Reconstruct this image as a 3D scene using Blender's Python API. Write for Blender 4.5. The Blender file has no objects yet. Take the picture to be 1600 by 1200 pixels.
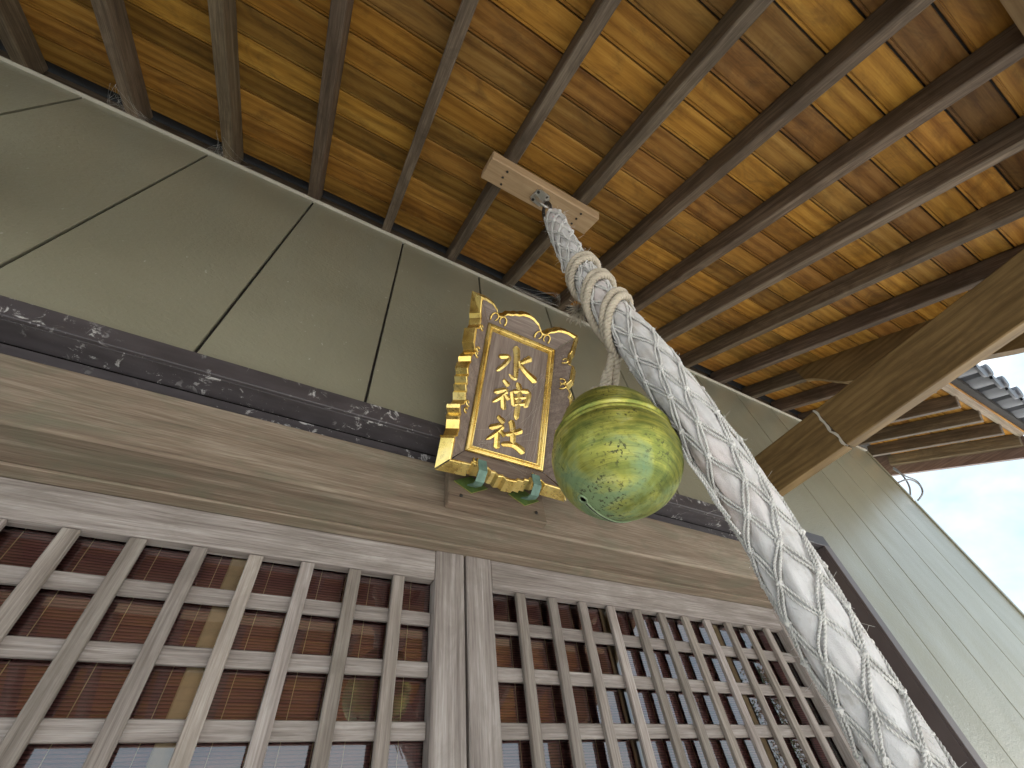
import bpy, bmesh, math, random
import numpy as np
from mathutils import Vector, Matrix
random.seed(7)
rng = np.random.default_rng(11)
scene = bpy.context.scene
COL = scene.collection

# ------------------------------------------------------------------ camera
# x runs along the shrine front, y goes into the building, z is up; the eye is at z = 0
CAM = Vector((0.0, -1.0, 0.0))
VIEW = ((0.87132259, -0.48041791, -0.09997786), (0.31066855, 0.69777297, -0.64544398), (0.3798447, 0.53132995, 0.75723609))
cam = bpy.data.cameras.new('camera')
cam.sensor_width = 36.0
cam.lens = 663.5 / 1600 * 36
cam.clip_start = 0.02
cam.clip_end = 2000
camo = bpy.data.objects.new('camera', cam)
COL.objects.link(camo)
r_, d_, f_ = (Vector(v) for v in VIEW)
mw = Matrix((r_, -d_, -f_)).transposed().to_4x4()
mw.translation = CAM
camo.matrix_world = mw
scene.camera = camo

# ------------------------------------------------------------------ sky, sun, exposure
SUN_EL, SUN_AZ = math.radians(32), math.radians(89.4)     # azimuth clockwise from +y
world = bpy.data.worlds.new('World')
scene.world = world
world.use_nodes = True
nt = world.node_tree
bg = nt.nodes['Background']
sky = nt.nodes.new('ShaderNodeTexSky')
sky.sky_type = 'NISHITA'
sky.sun_disc = False
sky.sun_elevation = SUN_EL
sky.sun_rotation = SUN_AZ
sky.air_density = 1.0
sky.dust_density = 0.4
tc = nt.nodes.new('ShaderNodeTexCoord')
cl = nt.nodes.new('ShaderNodeTexNoise')
cl.inputs['Scale'].default_value = 2.6
cl.inputs['Detail'].default_value = 7
cl.inputs['Roughness'].default_value = 0.55
cl.inputs['Distortion'].default_value = 0.4
mp = nt.nodes.new('ShaderNodeMapping')
mp.inputs['Scale'].default_value = (1, 1, 2.2)
nt.links.new(tc.outputs['Generated'], mp.inputs['Vector'])
nt.links.new(mp.outputs['Vector'], cl.inputs['Vector'])
cr = nt.nodes.new('ShaderNodeMapRange')
cr.inputs['From Min'].default_value = 0.36
cr.inputs['From Max'].default_value = 0.60
cr.inputs['To Min'].default_value = 0.0
cr.inputs['To Max'].default_value = 1.0
nt.links.new(cl.outputs['Fac'], cr.inputs['Value'])
cc = nt.nodes.new('ShaderNodeMix')                       # thin veil and thicker cloud, in the sky's own units
cc.data_type = 'RGBA'
cc.inputs['A'].default_value = (1.9, 2.75, 3.5, 1)
cc.inputs['B'].default_value = (3.6, 3.95, 4.2, 1)
nt.links.new(cr.outputs['Result'], cc.inputs['Factor'])
mxw = nt.nodes.new('ShaderNodeMix')
mxw.data_type = 'RGBA'
mxw.inputs['Factor'].default_value = 0.95
nt.links.new(sky.outputs['Color'], mxw.inputs['A'])
nt.links.new(cc.outputs['Result'], mxw.inputs['B'])
nt.links.new(mxw.outputs['Result'], bg.inputs['Color'])
bg.inputs['Strength'].default_value = 0.072

sun = bpy.data.lights.new('sun', 'SUN')
sun.energy = 5.0
sun.angle = math.radians(4)
sun.color = (1.0, 0.975, 0.94)
suno = bpy.data.objects.new('sun', sun)
COL.objects.link(suno)
sd = Vector((math.sin(SUN_AZ) * math.cos(SUN_EL), math.cos(SUN_AZ) * math.cos(SUN_EL), math.sin(SUN_EL)))
suno.rotation_euler = sd.to_track_quat('Z', 'Y').to_euler()
suno.location = (12, 0, 20)

scene.view_settings.view_transform = 'Standard'
scene.view_settings.look = 'None'
scene.view_settings.gamma = 1.0
scene.view_settings.use_curve_mapping = False
scene.view_settings.exposure = 2.25
scene.render.engine = 'CYCLES'
scene.cycles.max_bounces = 7
scene.cycles.diffuse_bounces = 4
scene.cycles.caustics_reflective = False
scene.cycles.caustics_refractive = False
scene.cycles.transparent_max_bounces = 12

# ------------------------------------------------------------------ helpers: objects
def wmat(o):
    m = o.matrix_basis.copy()
    return (wmat(o.parent) @ o.matrix_parent_inverse @ m) if o.parent else m

def link(o, parent=None):
    COL.objects.link(o)
    if parent is not None:
        o.parent = parent
        o.matrix_parent_inverse = wmat(parent).inverted()
    return o

def tag(o, label=None, cat=None, group=None, kind=None):
    if label: o['label'] = label
    if cat: o['category'] = cat
    if group: o['group'] = group
    if kind: o['kind'] = kind
    return o

def thing(name, loc, label, cat, group=None):
    o = bpy.data.objects.new(name, None)
    o.location = loc
    o.empty_display_size = 0.1
    link(o)
    return tag(o, label, cat, group)

def mesh(name, verts, faces, mats, parent=None, smooth=False, midx=None, loc=None, rot=None):
    me = bpy.data.meshes.new(name)
    me.from_pydata([tuple(map(float, v)) for v in verts], [], [tuple(int(i) for i in f) for f in faces])
    for m in (mats if isinstance(mats, (list, tuple)) else [mats]):
        me.materials.append(m)
    if midx is not None:
        me.polygons.foreach_set('material_index', midx)
    if smooth:
        me.polygons.foreach_set('use_smooth', [True] * len(me.polygons))
    me.update()
    o = bpy.data.objects.new(name, me)
    if loc is not None: o.location = loc
    if rot is not None: o.rotation_euler = rot
    return link(o, parent)

_box = {}
def box(name, size, loc, mat, parent=None, rot=(0, 0, 0), bevel=0.0):
    key = (tuple(round(s, 4) for s in size), mat.name, round(bevel, 4))
    me = _box.get(key)
    if me is None:
        bm = bmesh.new()
        bmesh.ops.create_cube(bm, size=1.0)
        bmesh.ops.scale(bm, vec=size, verts=bm.verts)
        if bevel:
            bmesh.ops.bevel(bm, geom=list(bm.edges), offset=bevel, segments=1, affect='EDGES')
        me = bpy.data.meshes.new(name)
        bm.to_mesh(me); bm.free()
        me.materials.append(mat)
        _box[key] = me
    o = bpy.data.objects.new(name, me)
    o.location = loc
    o.rotation_euler = rot
    return link(o, parent)

def bx(name, x0, x1, y0, y1, z0, z1, mat, parent=None, bevel=0.0):
    return box(name, (x1 - x0, y1 - y0, z1 - z0), ((x0 + x1) / 2, (y0 + y1) / 2, (z0 + z1) / 2), mat, parent, bevel=bevel)

def frames(P, closed=False):
    P = np.asarray(P, float)
    n = len(P)
    T = np.zeros_like(P)
    if closed:
        T = np.roll(P, -1, 0) - np.roll(P, 1, 0)
    else:
        T[1:-1] = P[2:] - P[:-2]; T[0] = P[1] - P[0]; T[-1] = P[-1] - P[-2]
    T /= np.linalg.norm(T, axis=1)[:, None] + 1e-12
    N = np.zeros_like(P)
    a = np.array([0, 0, 1.0]) if abs(T[0][2]) < 0.9 else np.array([1.0, 0, 0])
    v = a - T[0] * (a @ T[0]); N[0] = v / np.linalg.norm(v)
    for i in range(1, n):
        v = N[i - 1] - T[i] * (N[i - 1] @ T[i])
        N[i] = v / (np.linalg.norm(v) + 1e-12)
    return T, N, np.cross(T, N)

def resample(P, step):
    P = np.asarray(P, float)
    s = np.r_[0, np.cumsum(np.linalg.norm(np.diff(P, axis=0), axis=1))]
    n = max(2, int(round(s[-1] / step)) + 1)
    t = np.linspace(0, s[-1], n)
    return np.stack([np.interp(t, s, P[:, k]) for k in range(P.shape[1])], 1)

def smooth_path(P, step, it=3):
    P = np.asarray(P, float)
    for _ in range(it):                        # Chaikin
        Q = [P[0]]
        for a, b in zip(P[:-1], P[1:]):
            Q += [a * .75 + b * .25, a * .25 + b * .75]
        Q.append(P[-1]); P = np.array(Q)
    return resample(P, step)

def tube_geo(P, rad, sides=6, cap=True, off=0):
    P = np.asarray(P, float)
    T, N, B = frames(P)
    rad = np.broadcast_to(np.asarray(rad, float), (len(P),))
    a = np.arange(sides) * 2 * np.pi / sides
    V = (P[:, None, :] + rad[:, None, None] * (np.cos(a)[None, :, None] * N[:, None, :] + np.sin(a)[None, :, None] * B[:, None, :])).reshape(-1, 3)
    F = []
    for i in range(len(P) - 1):
        for j in range(sides):
            k = (j + 1) % sides
            F.append((off + i * sides + j, off + i * sides + k, off + (i + 1) * sides + k, off + (i + 1) * sides + j))
    if cap:
        F.append(tuple(off + j for j in range(sides))[::-1])
        F.append(tuple(off + (len(P) - 1) * sides + j for j in range(sides)))
    return V, F

class MB:
    def __init__(s): s.v, s.f, s.m, s.n = [], [], [], 0
    def add(s, V, F, mi=0):
        s.v.append(np.asarray(V, float)); s.f += [tuple(i + s.n for i in f) for f in F]; s.m += [mi] * len(F); s.n += len(V)
    def tube(s, P, r, sides=6, mi=0):
        V, F = tube_geo(P, r, sides); s.add(V, F, mi)
    def cord(s, P, rad, plies=2, pitch=0.02, sides=5, step=None, mi=0):
        P = resample(P, step or pitch / 6)
        T, N, B = frames(P)
        L = np.r_[0, np.cumsum(np.linalg.norm(np.diff(P, axis=0), axis=1))]
        pr = rad * (0.54 if plies == 2 else 0.5)
        for k in range(plies):
            a = L / pitch * 2 * np.pi + 2 * np.pi * k / plies
            Q = P + (rad - pr) * (np.cos(a)[:, None] * N + np.sin(a)[:, None] * B)
            s.tube(Q, pr, sides, mi)
    def build(s, name, mats, parent=None, smooth=True):
        return mesh(name, np.concatenate(s.v), s.f, mats, parent, smooth, s.m)

def revolve(prof, seg=48):
    n = len(prof); V = []; F = []
    for i in range(seg):
        a = 2 * math.pi * i / seg
        for r, z in prof: V.append((r * math.cos(a), r * math.sin(a), z))
    for i in range(seg):
        j = (i + 1) % seg
        for k in range(n - 1): F.append((i * n + k, j * n + k, j * n + k + 1, i * n + k + 1))
    return V, F

# ------------------------------------------------------------------ helpers: materials
def new_mat(name):
    m = bpy.data.materials.new(name); m.use_nodes = True
    t = m.node_tree; b = t.nodes['Principled BSDF']
    return m, t, b

def N_(t, kind, **kw):
    n = t.nodes.new(kind)
    for k, v in kw.items():
        if k in n.inputs: n.inputs[k].default_value = v
        else: setattr(n, k, v)
    return n

def ramp(t, fac, stops):
    r = t.nodes.new('ShaderNodeValToRGB')
    el = r.color_ramp.elements
    while len(el) < len(stops): el.new(0.5)
    for e, (p, c) in zip(el, stops):
        e.position = p; e.color = (*c, 1) if len(c) == 3 else c
    t.links.new(fac, r.inputs['Fac'])
    return r.outputs['Color']

def mixc(t, fac, a, b, mode='MIX'):
    n = t.nodes.new('ShaderNodeMix'); n.data_type = 'RGBA'; n.blend_type = mode
    for key, v in (('Factor', fac), ('A', a), ('B', b)):
        if isinstance(v, (int, float)): n.inputs[key].default_value = v
        elif isinstance(v, tuple): n.inputs[key].default_value = (*v, 1)
        else: t.links.new(v, n.inputs[key])
    return n.outputs['Result']

def coords(t, scale=(1, 1, 1), rnd=True, src='Object'):
    c = t.nodes.new('ShaderNodeTexCoord'); out = c.outputs[src]
    if rnd:
        oi = t.nodes.new('ShaderNodeObjectInfo')
        k = N_(t, 'ShaderNodeVectorMath', operation='SCALE'); k.inputs[0].default_value = (37, 53, 71)
        t.links.new(oi.outputs['Random'], k.inputs['Scale'])
        a = N_(t, 'ShaderNodeVectorMath', operation='ADD')
        t.links.new(out, a.inputs[0]); t.links.new(k.outputs[0], a.inputs[1]); out = a.outputs[0]
    m = t.nodes.new('ShaderNodeMapping'); m.inputs['Scale'].default_value = scale
    t.links.new(out, m.inputs['Vector'])
    return m.outputs['Vector']

def noise(t, vec, scale, detail=4, rough=0.55, dist=0.0):
    n = N_(t, 'ShaderNodeTexNoise', Scale=scale, Detail=detail, Roughness=rough, Distortion=dist)
    t.links.new(vec, n.inputs['Vector']); return n.outputs['Fac']

def maprange(t, v, a, b, c=0.0, d=1.0):
    n = N_(t, 'ShaderNodeMapRange'); n.inputs['From Min'].default_value = a; n.inputs['From Max'].default_value = b
    n.inputs['To Min'].default_value = c; n.inputs['To Max'].default_value = d
    t.links.new(v, n.inputs['Value']); return n.outputs['Result']

def bump(t, h, bsdf, strength=0.3, dist=0.002):
    n = N_(t, 'ShaderNodeBump', Strength=strength, Distance=dist)
    t.links.new(h, n.inputs['Height']); t.links.new(n.outputs['Normal'], bsdf.inputs['Normal'])

WOOD = {  # dark, mid, light, stain colour, stain amount, figure, roughness, bump, figure scale (along, across, distortion)
    'amber':  ((0.19, 0.080, 0.013), (0.36, 0.175, 0.030), (0.50, 0.275, 0.058), (0.085, 0.044, 0.014), 0.62, 0.34, 0.55, 0.12, (0.9, 6.5, 8)),
    'rafter': ((0.055, 0.038, 0.024), (0.120, 0.087, 0.057), (0.24, 0.185, 0.130), (0.045, 0.031, 0.019), 0.65, 0.15, 0.62, 0.35, (0.6, 9, 3)),
    'beam':   ((0.10, 0.062, 0.024), (0.175, 0.112, 0.046), (0.25, 0.165, 0.072), (0.09, 0.057, 0.026), 0.5, 0.32, 0.5, 0.12, (2.6, 8, 12)),
    'lintel': ((0.115, 0.083, 0.058), (0.215, 0.163, 0.116), (0.35, 0.29, 0.222), (0.150, 0.145, 0.098), 0.7, 0.2, 0.75, 0.5, (0.5, 8, 4)),
    'door':   ((0.145, 0.120, 0.105), (0.30, 0.262, 0.238), (0.48, 0.44, 0.41), (0.195, 0.168, 0.144), 0.6, 0.12, 0.8, 0.6, (0.5, 10, 3)),
    'mount':  ((0.28, 0.18, 0.095), (0.40, 0.27, 0.15), (0.48, 0.345, 0.20), (0.27, 0.18, 0.10), 0.4, 0.2, 0.65, 0.15, (0.8, 6, 4)),
    'plaque': ((0.115, 0.083, 0.066), (0.215, 0.162, 0.130), (0.33, 0.27, 0.225), (0.14, 0.108, 0.088), 0.5, 0.15, 0.55, 0.5, (0.6, 14, 3)),
    'brown':  ((0.07, 0.042, 0.034), (0.135, 0.086, 0.070), (0.21, 0.145, 0.122), (0.085, 0.055, 0.047), 0.5, 0.15, 0.45, 0.4, (0.6, 14, 3)),
}
_w = {}
def wood(kind, ax='x'):
    key = kind + ax
    if key in _w: return _w[key]
    dk, md, lt, st, sa, fig, ro, bs, fs = WOOD[kind]
    fb = {'amber': 0.26, 'beam': 0.22, 'mount': 0.25}.get(kind, 0.42)
    m, t, b = new_mat(kind + '_wood_' + ax)
    i = 'xyz'.index(ax)
    def sc(al, ac): v = [ac] * 3; v[i] = al; return tuple(v)
    g1 = noise(t, coords(t, sc(1.0, 15)), 2.0, 5, 0.62, 0.5)
    g2 = noise(t, coords(t, sc(4, 130)), 1.6, 3, 0.7)
    g3 = noise(t, coords(t, sc(2.0, 4.5)), 2.4, 5, 0.68, 0.8)
    wv = N_(t, 'ShaderNodeTexWave', wave_type='BANDS', bands_direction='XYZ'[(i + 1) % 3], Scale=1.0, Distortion=fs[2], Detail=2.0)
    wv.inputs['Detail Scale'].default_value = 0.6
    t.links.new(coords(t, sc(fs[0], fs[1])), wv.inputs['Vector'])
    g1 = maprange(t, g1, 0.28, 0.72); g2 = maprange(t, g2, 0.30, 0.70)
    f = mixc(t, fig, g1, wv.outputs['Fac'])
    f2 = mixc(t, fb, f, g2)
    c = ramp(t, f2, [(0.12, dk), (0.5, md), (0.90, lt)])
    c = mixc(t, maprange(t, g3, 0.46, 0.70, 0, sa), c, st)
    oi = t.nodes.new('ShaderNodeObjectInfo')
    c = mixc(t, 1.0, c, oi.outputs['Color'], 'MULTIPLY')
    t.links.new(c, b.inputs['Base Color'])
    b.inputs['Roughness'].default_value = ro
    b.inputs['Specular IOR Level'].default_value = 0.2 if kind in ('beam', 'amber') else 0.35
    bump(t, mixc(t, 0.5, f, g2), b, bs, 0.003)
    _w[key] = m
    return m

def simple(name, col, rough=0.5, metal=0.0, var=0.15, vs=8.0, bs=0.0, bscale=60.0, spec=0.5):
    m, t, b = new_mat(name)
    n = noise(t, coords(t), vs, 5, 0.6)
    lo = tuple(c * (1 - var) for c in col); hi = tuple(min(1, c * (1 + var)) for c in col)
    t.links.new(ramp(t, n, [(0.3, lo), (0.7, hi)]), b.inputs['Base Color'])
    b.inputs['Metallic'].default_value = metal
    b.inputs['Specular IOR Level'].default_value = spec
    t.links.new(maprange(t, n, 0.3, 0.7, max(0.02, rough - 0.08), rough + 0.08), b.inputs['Roughness'])
    if bs: bump(t, noise(t, coords(t), bscale, 4, 0.6), b, bs, 0.002)
    return m

def mat_siding():
    m, t, b = new_mat('olive_metal_siding')
    n = noise(t, coords(t), 1.6, 4)
    c = ramp(t, n, [(0.3, (0.215, 0.205, 0.145)), (0.7, (0.255, 0.245, 0.178))])
    sp = noise(t, coords(t, (1, 1, 0.6)), 55, 2, 0.5)
    c = mixc(t, maprange(t, sp, 0.735, 0.78, 0, 0.55), c, (0.62, 0.62, 0.58))
    st = noise(t, coords(t, (9, 9, 0.35)), 2.0, 4)
    c = mixc(t, maprange(t, st, 0.55, 0.8, 0, 0.10), c, (0.17, 0.165, 0.13))
    t.links.new(c, b.inputs['Base Color'])
    b.inputs['Roughness'].default_value = 0.30
    b.inputs['Specular IOR Level'].default_value = 0.9
    h = mixc(t, 0.5, noise(t, coords(t, (1, 1, 1.5)), 62, 3, 0.5, 0.7), maprange(t, noise(t, coords(t, (1, 1, 0.7)), 2.2, 2), 0.2, 0.8, 0.0, 8.0))
    bump(t, h, b, 0.55, 0.006)
    return m

def mat_flashing():
    m, t, b = new_mat('dark_brown_flashing')
    n = noise(t, coords(t, (3, 9, 9)), 3.0, 5)
    c = ramp(t, n, [(0.3, (0.045, 0.039, 0.041)), (0.7, (0.075, 0.066, 0.07))])
    a = noise(t, coords(t), 26, 6, 0.75, 0.8)
    k = noise(t, coords(t), 5.5, 2)
    mk = N_(t, 'ShaderNodeMath', operation='MULTIPLY')
    t.links.new(maprange(t, a, 0.565, 0.61), mk.inputs[0]); t.links.new(maprange(t, k, 0.44, 0.54), mk.inputs[1])
    c = mixc(t, mk.outputs[0], c, (0.42, 0.41, 0.40))
    s = noise(t, coords(t, (130, 130, 5)), 1.0, 2)
    c = mixc(t, maprange(t, s, 0.72, 0.76, 0, 0.5), c, (0.32, 0.31, 0.30))
    t.links.new(c, b.inputs['Base Color'])
    b.inputs['Roughness'].default_value = 0.42
    bump(t, a, b, 0.1, 0.001)
    return m

def mat_glass():
    m, t, b = new_mat('window_glass')
    t.nodes.remove(b)
    tr = N_(t, 'ShaderNodeBsdfTransparent'); gl = N_(t, 'ShaderNodeBsdfGlossy', Roughness=0.0)
    tr.inputs['Color'].default_value = (0.97, 0.97, 0.97, 1)
    fr = N_(t, 'ShaderNodeFresnel', IOR=2.45); mx = t.nodes.new('ShaderNodeMixShader')
    n = noise(t, coords(t), 1.4, 2)
    bp = N_(t, 'ShaderNodeBump', Strength=0.05, Distance=0.02); t.links.new(n, bp.inputs['Height'])
    t.links.new(bp.outputs['Normal'], gl.inputs['Normal'])
    t.links.new(fr.outputs[0], mx.inputs[0]); t.links.new(tr.outputs[0], mx.inputs[1]); t.links.new(gl.outputs[0], mx.inputs[2])
    t.links.new(mx.outputs[0], t.nodes['Material Output'].inputs['Surface'])
    return m

def mat_blind():
    m, t, b = new_mat('reed_blind')
    w = N_(t, 'ShaderNodeTexWave', wave_type='BANDS', bands_direction='Z', Scale=48.0, Distortion=0.5)
    w.inputs['Detail Scale'].default_value = 3.0
    t.links.new(coords(t, rnd=False), w.inputs['Vector'])
    n = noise(t, coords(t, (1.5, 1, 60)), 2.0, 4, 0.6)
    n2 = noise(t, coords(t), 3.0, 3)
    c = ramp(t, mixc(t, 0.55, n, n2), [(0.3, (0.22, 0.074, 0.066)), (0.55, (0.40, 0.150, 0.132)), (0.75, (0.52, 0.24, 0.21))])
    c = mixc(t, maprange(t, w.outputs['Fac'], 0.0, 0.35, 0.75, 0.0), c, (0.035, 0.012, 0.01))
    t.links.new(c, b.inputs['Base Color']); b.inputs['Roughness'].default_value = 0.6
    bump(t, w.outputs['Fac'], b, 0.5, 0.002)
    return m

def mat_gold(name='gold_leaf', rough=0.24):
    m, t, b = new_mat(name)
    n = noise(t, coords(t), 9, 5, 0.6)
    c = ramp(t, n, [(0.3, (0.70, 0.46, 0.10)), (0.55, (0.90, 0.68, 0.23)), (0.75, (0.97, 0.80, 0.36))])
    w = noise(t, coords(t), 38, 5, 0.7)
    c = mixc(t, maprange(t, w, 0.54, 0.68, 0, 0.62), c, (0.26, 0.14, 0.045))
    t.links.new(c, b.inputs['Base Color'])
    b.inputs['Metallic'].default_value = 0.9
    t.links.new(maprange(t, n, 0.3, 0.7, rough - 0.06, rough + 0.12), b.inputs['Roughness'])
    bump(t, noise(t, coords(t), 30, 3), b, 0.12, 0.001)
    return m

def mat_bell():
    m, t, b = new_mat('verdigris_brass')
    a = noise(t, coords(t, (1, 1, 7), rnd=False), 4.5, 5, 0.65, 1.0)
    l = noise(t, coords(t, rnd=False), 9.0, 5, 0.62, 0.5)
    sz = t.nodes.new('ShaderNodeSeparateXYZ'); t.links.new(coords(t, rnd=False), sz.inputs[0])
    f = mixc(t, 0.5, a, l)
    c = ramp(t, f, [(0.34, (0.11, 0.15, 0.04)), (0.44, (0.24, 0.275, 0.06)), (0.52, (0.47, 0.46, 0.095)), (0.62, (0.82, 0.75, 0.26))])
    # verdigris settles where water gathers on the underside of the casting, and in blotches
    vg = maprange(t, mixc(t, 0.62, maprange(t, sz.outputs['Z'], -0.14, -0.04, 1.0, 0.0), maprange(t, l, 0.36, 0.64)), 0.42, 0.80, 0.0, 0.9)
    c = mixc(t, vg, c, (0.15, 0.26, 0.135))
    dk = noise(t, coords(t, rnd=False), 130, 3, 0.65)
    dm = N_(t, 'ShaderNodeMath', operation='MULTIPLY')
    t.links.new(maprange(t, dk, 0.55, 0.62), dm.inputs[0])
    t.links.new(maprange(t, noise(t, coords(t, rnd=False), 11, 4, 0.6), 0.44, 0.6), dm.inputs[1])
    c = mixc(t, dm.outputs[0], c, (0.06, 0.065, 0.03))
    ws = noise(t, coords(t, (1, 1, 30), rnd=False), 12, 4, 0.75, 0.3)
    c = mixc(t, maprange(t, ws, 0.54, 0.68, 0, 0.5), c, (0.10, 0.115, 0.045))
    t.links.new(c, b.inputs['Base Color'])
    t.links.new(maprange(t, vg, 0, 0.8, 0.72, 0.3), b.inputs['Metallic'])
    r = mixc(t, 0.5, l, ws)
    t.links.new(maprange(t, r, 0.35, 0.65, 0.34, 0.60), b.inputs['Roughness'])
    bump(t, mixc(t, 0.5, ws, noise(t, coords(t, rnd=False), 14, 3)), b, 0.3, 0.006)
    return m

def mat_cloth():
    m, t, b = new_mat('grubby_white_cloth')
    n = noise(t, coords(t, rnd=False), 9, 6, 0.6)
    c = ramp(t, n, [(0.3, (0.50, 0.485, 0.47)), (0.5, (0.66, 0.65, 0.645)), (0.75, (0.76, 0.755, 0.755))])
    p = noise(t, coords(t, rnd=False), 4.5, 3)
    c = mixc(t, maprange(t, p, 0.50, 0.66, 0, 0.62), c, (0.62, 0.50, 0.46))
    c = mixc(t, maprange(t, noise(t, coords(t, rnd=False), 21, 5, 0.65), 0.52, 0.68, 0, 0.55), c, (0.43, 0.38, 0.32))
    r = noise(t, coords(t, rnd=False), 17, 2)
    c = mixc(t, maprange(t, r, 0.735, 0.76, 0, 0.5), c, (0.62, 0.16, 0.19))
    t.links.new(c, b.inputs['Base Color']); b.inputs['Roughness'].default_value = 0.9
    b.inputs['Specular IOR Level'].default_value = 0.1
    bump(t, mixc(t, 0.4, noise(t, coords(t, (1, 1, 0.35), rnd=False), 60, 5, 0.65), noise(t, coords(t, rnd=False), 600, 1)), b, 0.6, 0.004)
    return m

def mat_cord(name, col, scale=140):
    m, t, b = new_mat(name)
    n = noise(t, coords(t, rnd=False), 30, 5, 0.65)
    c = ramp(t, n, [(0.28, tuple(v * 0.68 for v in col)), (0.55, col), (0.8, tuple(min(1, v * 1.18) for v in col))])
    t.links.new(c, b.inputs['Base Color']); b.inputs['Roughness'].default_value = 0.95
    b.inputs['Specular IOR Level'].default_value = 0.05
    bump(t, noise(t, coords(t, rnd=False), 500, 2), b, 0.6, 0.001)
    return m

M_SIDE = mat_siding(); M_FLASH = mat_flashing(); M_GLASS = mat_glass(); M_BLIND = mat_blind()
M_GLASSB = bpy.data.materials.new('glass_inner_face'); M_GLASSB.use_nodes = True
_t = M_GLASSB.node_tree; _t.nodes.remove(_t.nodes['Principled BSDF'])
_t.links.new(_t.nodes.new('ShaderNodeBsdfTransparent').outputs[0], _t.nodes['Material Output'].inputs['Surface'])
M_GOLD = mat_gold(); M_BELL = mat_bell(); M_CLOTH = mat_cloth()
M_CORD = mat_cord('weathered_white_cord', (0.66, 0.65, 0.62)); M_HEMP = mat_cord('hemp_rope', (0.50, 0.44, 0.345))
M_TRIM = simple('pale_trim', (0.46, 0.43, 0.35), 0.45)
M_BROWN = simple('brown_aluminium', (0.105, 0.083, 0.08), 0.36, 0.0, 0.1)
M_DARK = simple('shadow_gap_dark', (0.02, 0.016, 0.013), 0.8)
M_STEEL = simple('galvanised_steel', (0.55, 0.53, 0.50), 0.35, 0.9, 0.2, 20)
M_BLACK = simple('blackened_iron', (0.05, 0.045, 0.042), 0.5, 0.6)
M_TILE = simple('grey_roof_tile', (0.085, 0.09, 0.105), 0.42, 0.0, 0.25, 6)
M_COPPER = simple('verdigris_copper', (0.15, 0.25, 0.20), 0.68, 0.15, 0.35, 30, 0.15)
M_PLATE = simple('green_patina_plate', (0.14, 0.21, 0.06), 0.4, 0.5, 0.35, 30)
M_PLATE_EDGE = simple('brass_plate_edge', (0.42, 0.42, 0.12), 0.4, 0.6)
M_PLASTER = simple('pale_plaster', (0.5, 0.47, 0.4), 0.8)
M_FLOOR = simple('room_floor', (0.16, 0.11, 0.07), 0.6)
M_WEB = simple('cobweb_silk', (0.55, 0.53, 0.48), 0.9)
M_CABLE = simple('grey_cable', (0.22, 0.23, 0.25), 0.6)
M_POST = simple('pale_timber', (0.86, 0.60, 0.34), 0.6, 0, 0.2, 14)

# ------------------------------------------------------------------ ground
def mat_ground():
    m, t, b = new_mat('pale_gravel')
    n = noise(t, coords(t, rnd=False), 0.4, 6)
    c = ramp(t, n, [(0.3, (0.40, 0.395, 0.38)), (0.7, (0.50, 0.495, 0.48))])
    v = N_(t, 'ShaderNodeTexVoronoi', Scale=40.0); t.links.new(coords(t, rnd=False), v.inputs['Vector'])
    c = mixc(t, 0.35, c, v.outputs['Color'], 'SOFT_LIGHT')
    t.links.new(c, b.inputs['Base Color']); b.inputs['Roughness'].default_value = 0.9
    bump(t, v.outputs['Distance'], b, 0.6, 0.01)
    return m
GZ = -1.45
g = mesh('ground', [(-400, -400, GZ), (400, -400, GZ), (400, 400, GZ), (-400, 400, GZ)], [(0, 1, 2, 3)], mat_ground())
tag(g, kind='structure')

# ------------------------------------------------------------------ the shrine building
B = thing('shrine_building', (1.5, 2.0, GZ), 'wooden shrine hall with olive siding, lattice doors and deep timber eaves', 'building')
SL = 0.5; RA = math.atan(SL); CA, SA = math.cos(RA), math.sin(RA)
Z0 = 2.385            # underside of the rafters where they meet the wall
BD = 0.122            # vertical rafter depth
ROT = (RA, 0, 0)
def on_roof(y, w=0.0):          # (y, z) of the point at plan distance y on the rafter underside plane, lifted w along its normal
    return (y - SA * w, Z0 + SL * y + CA * w)

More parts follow.
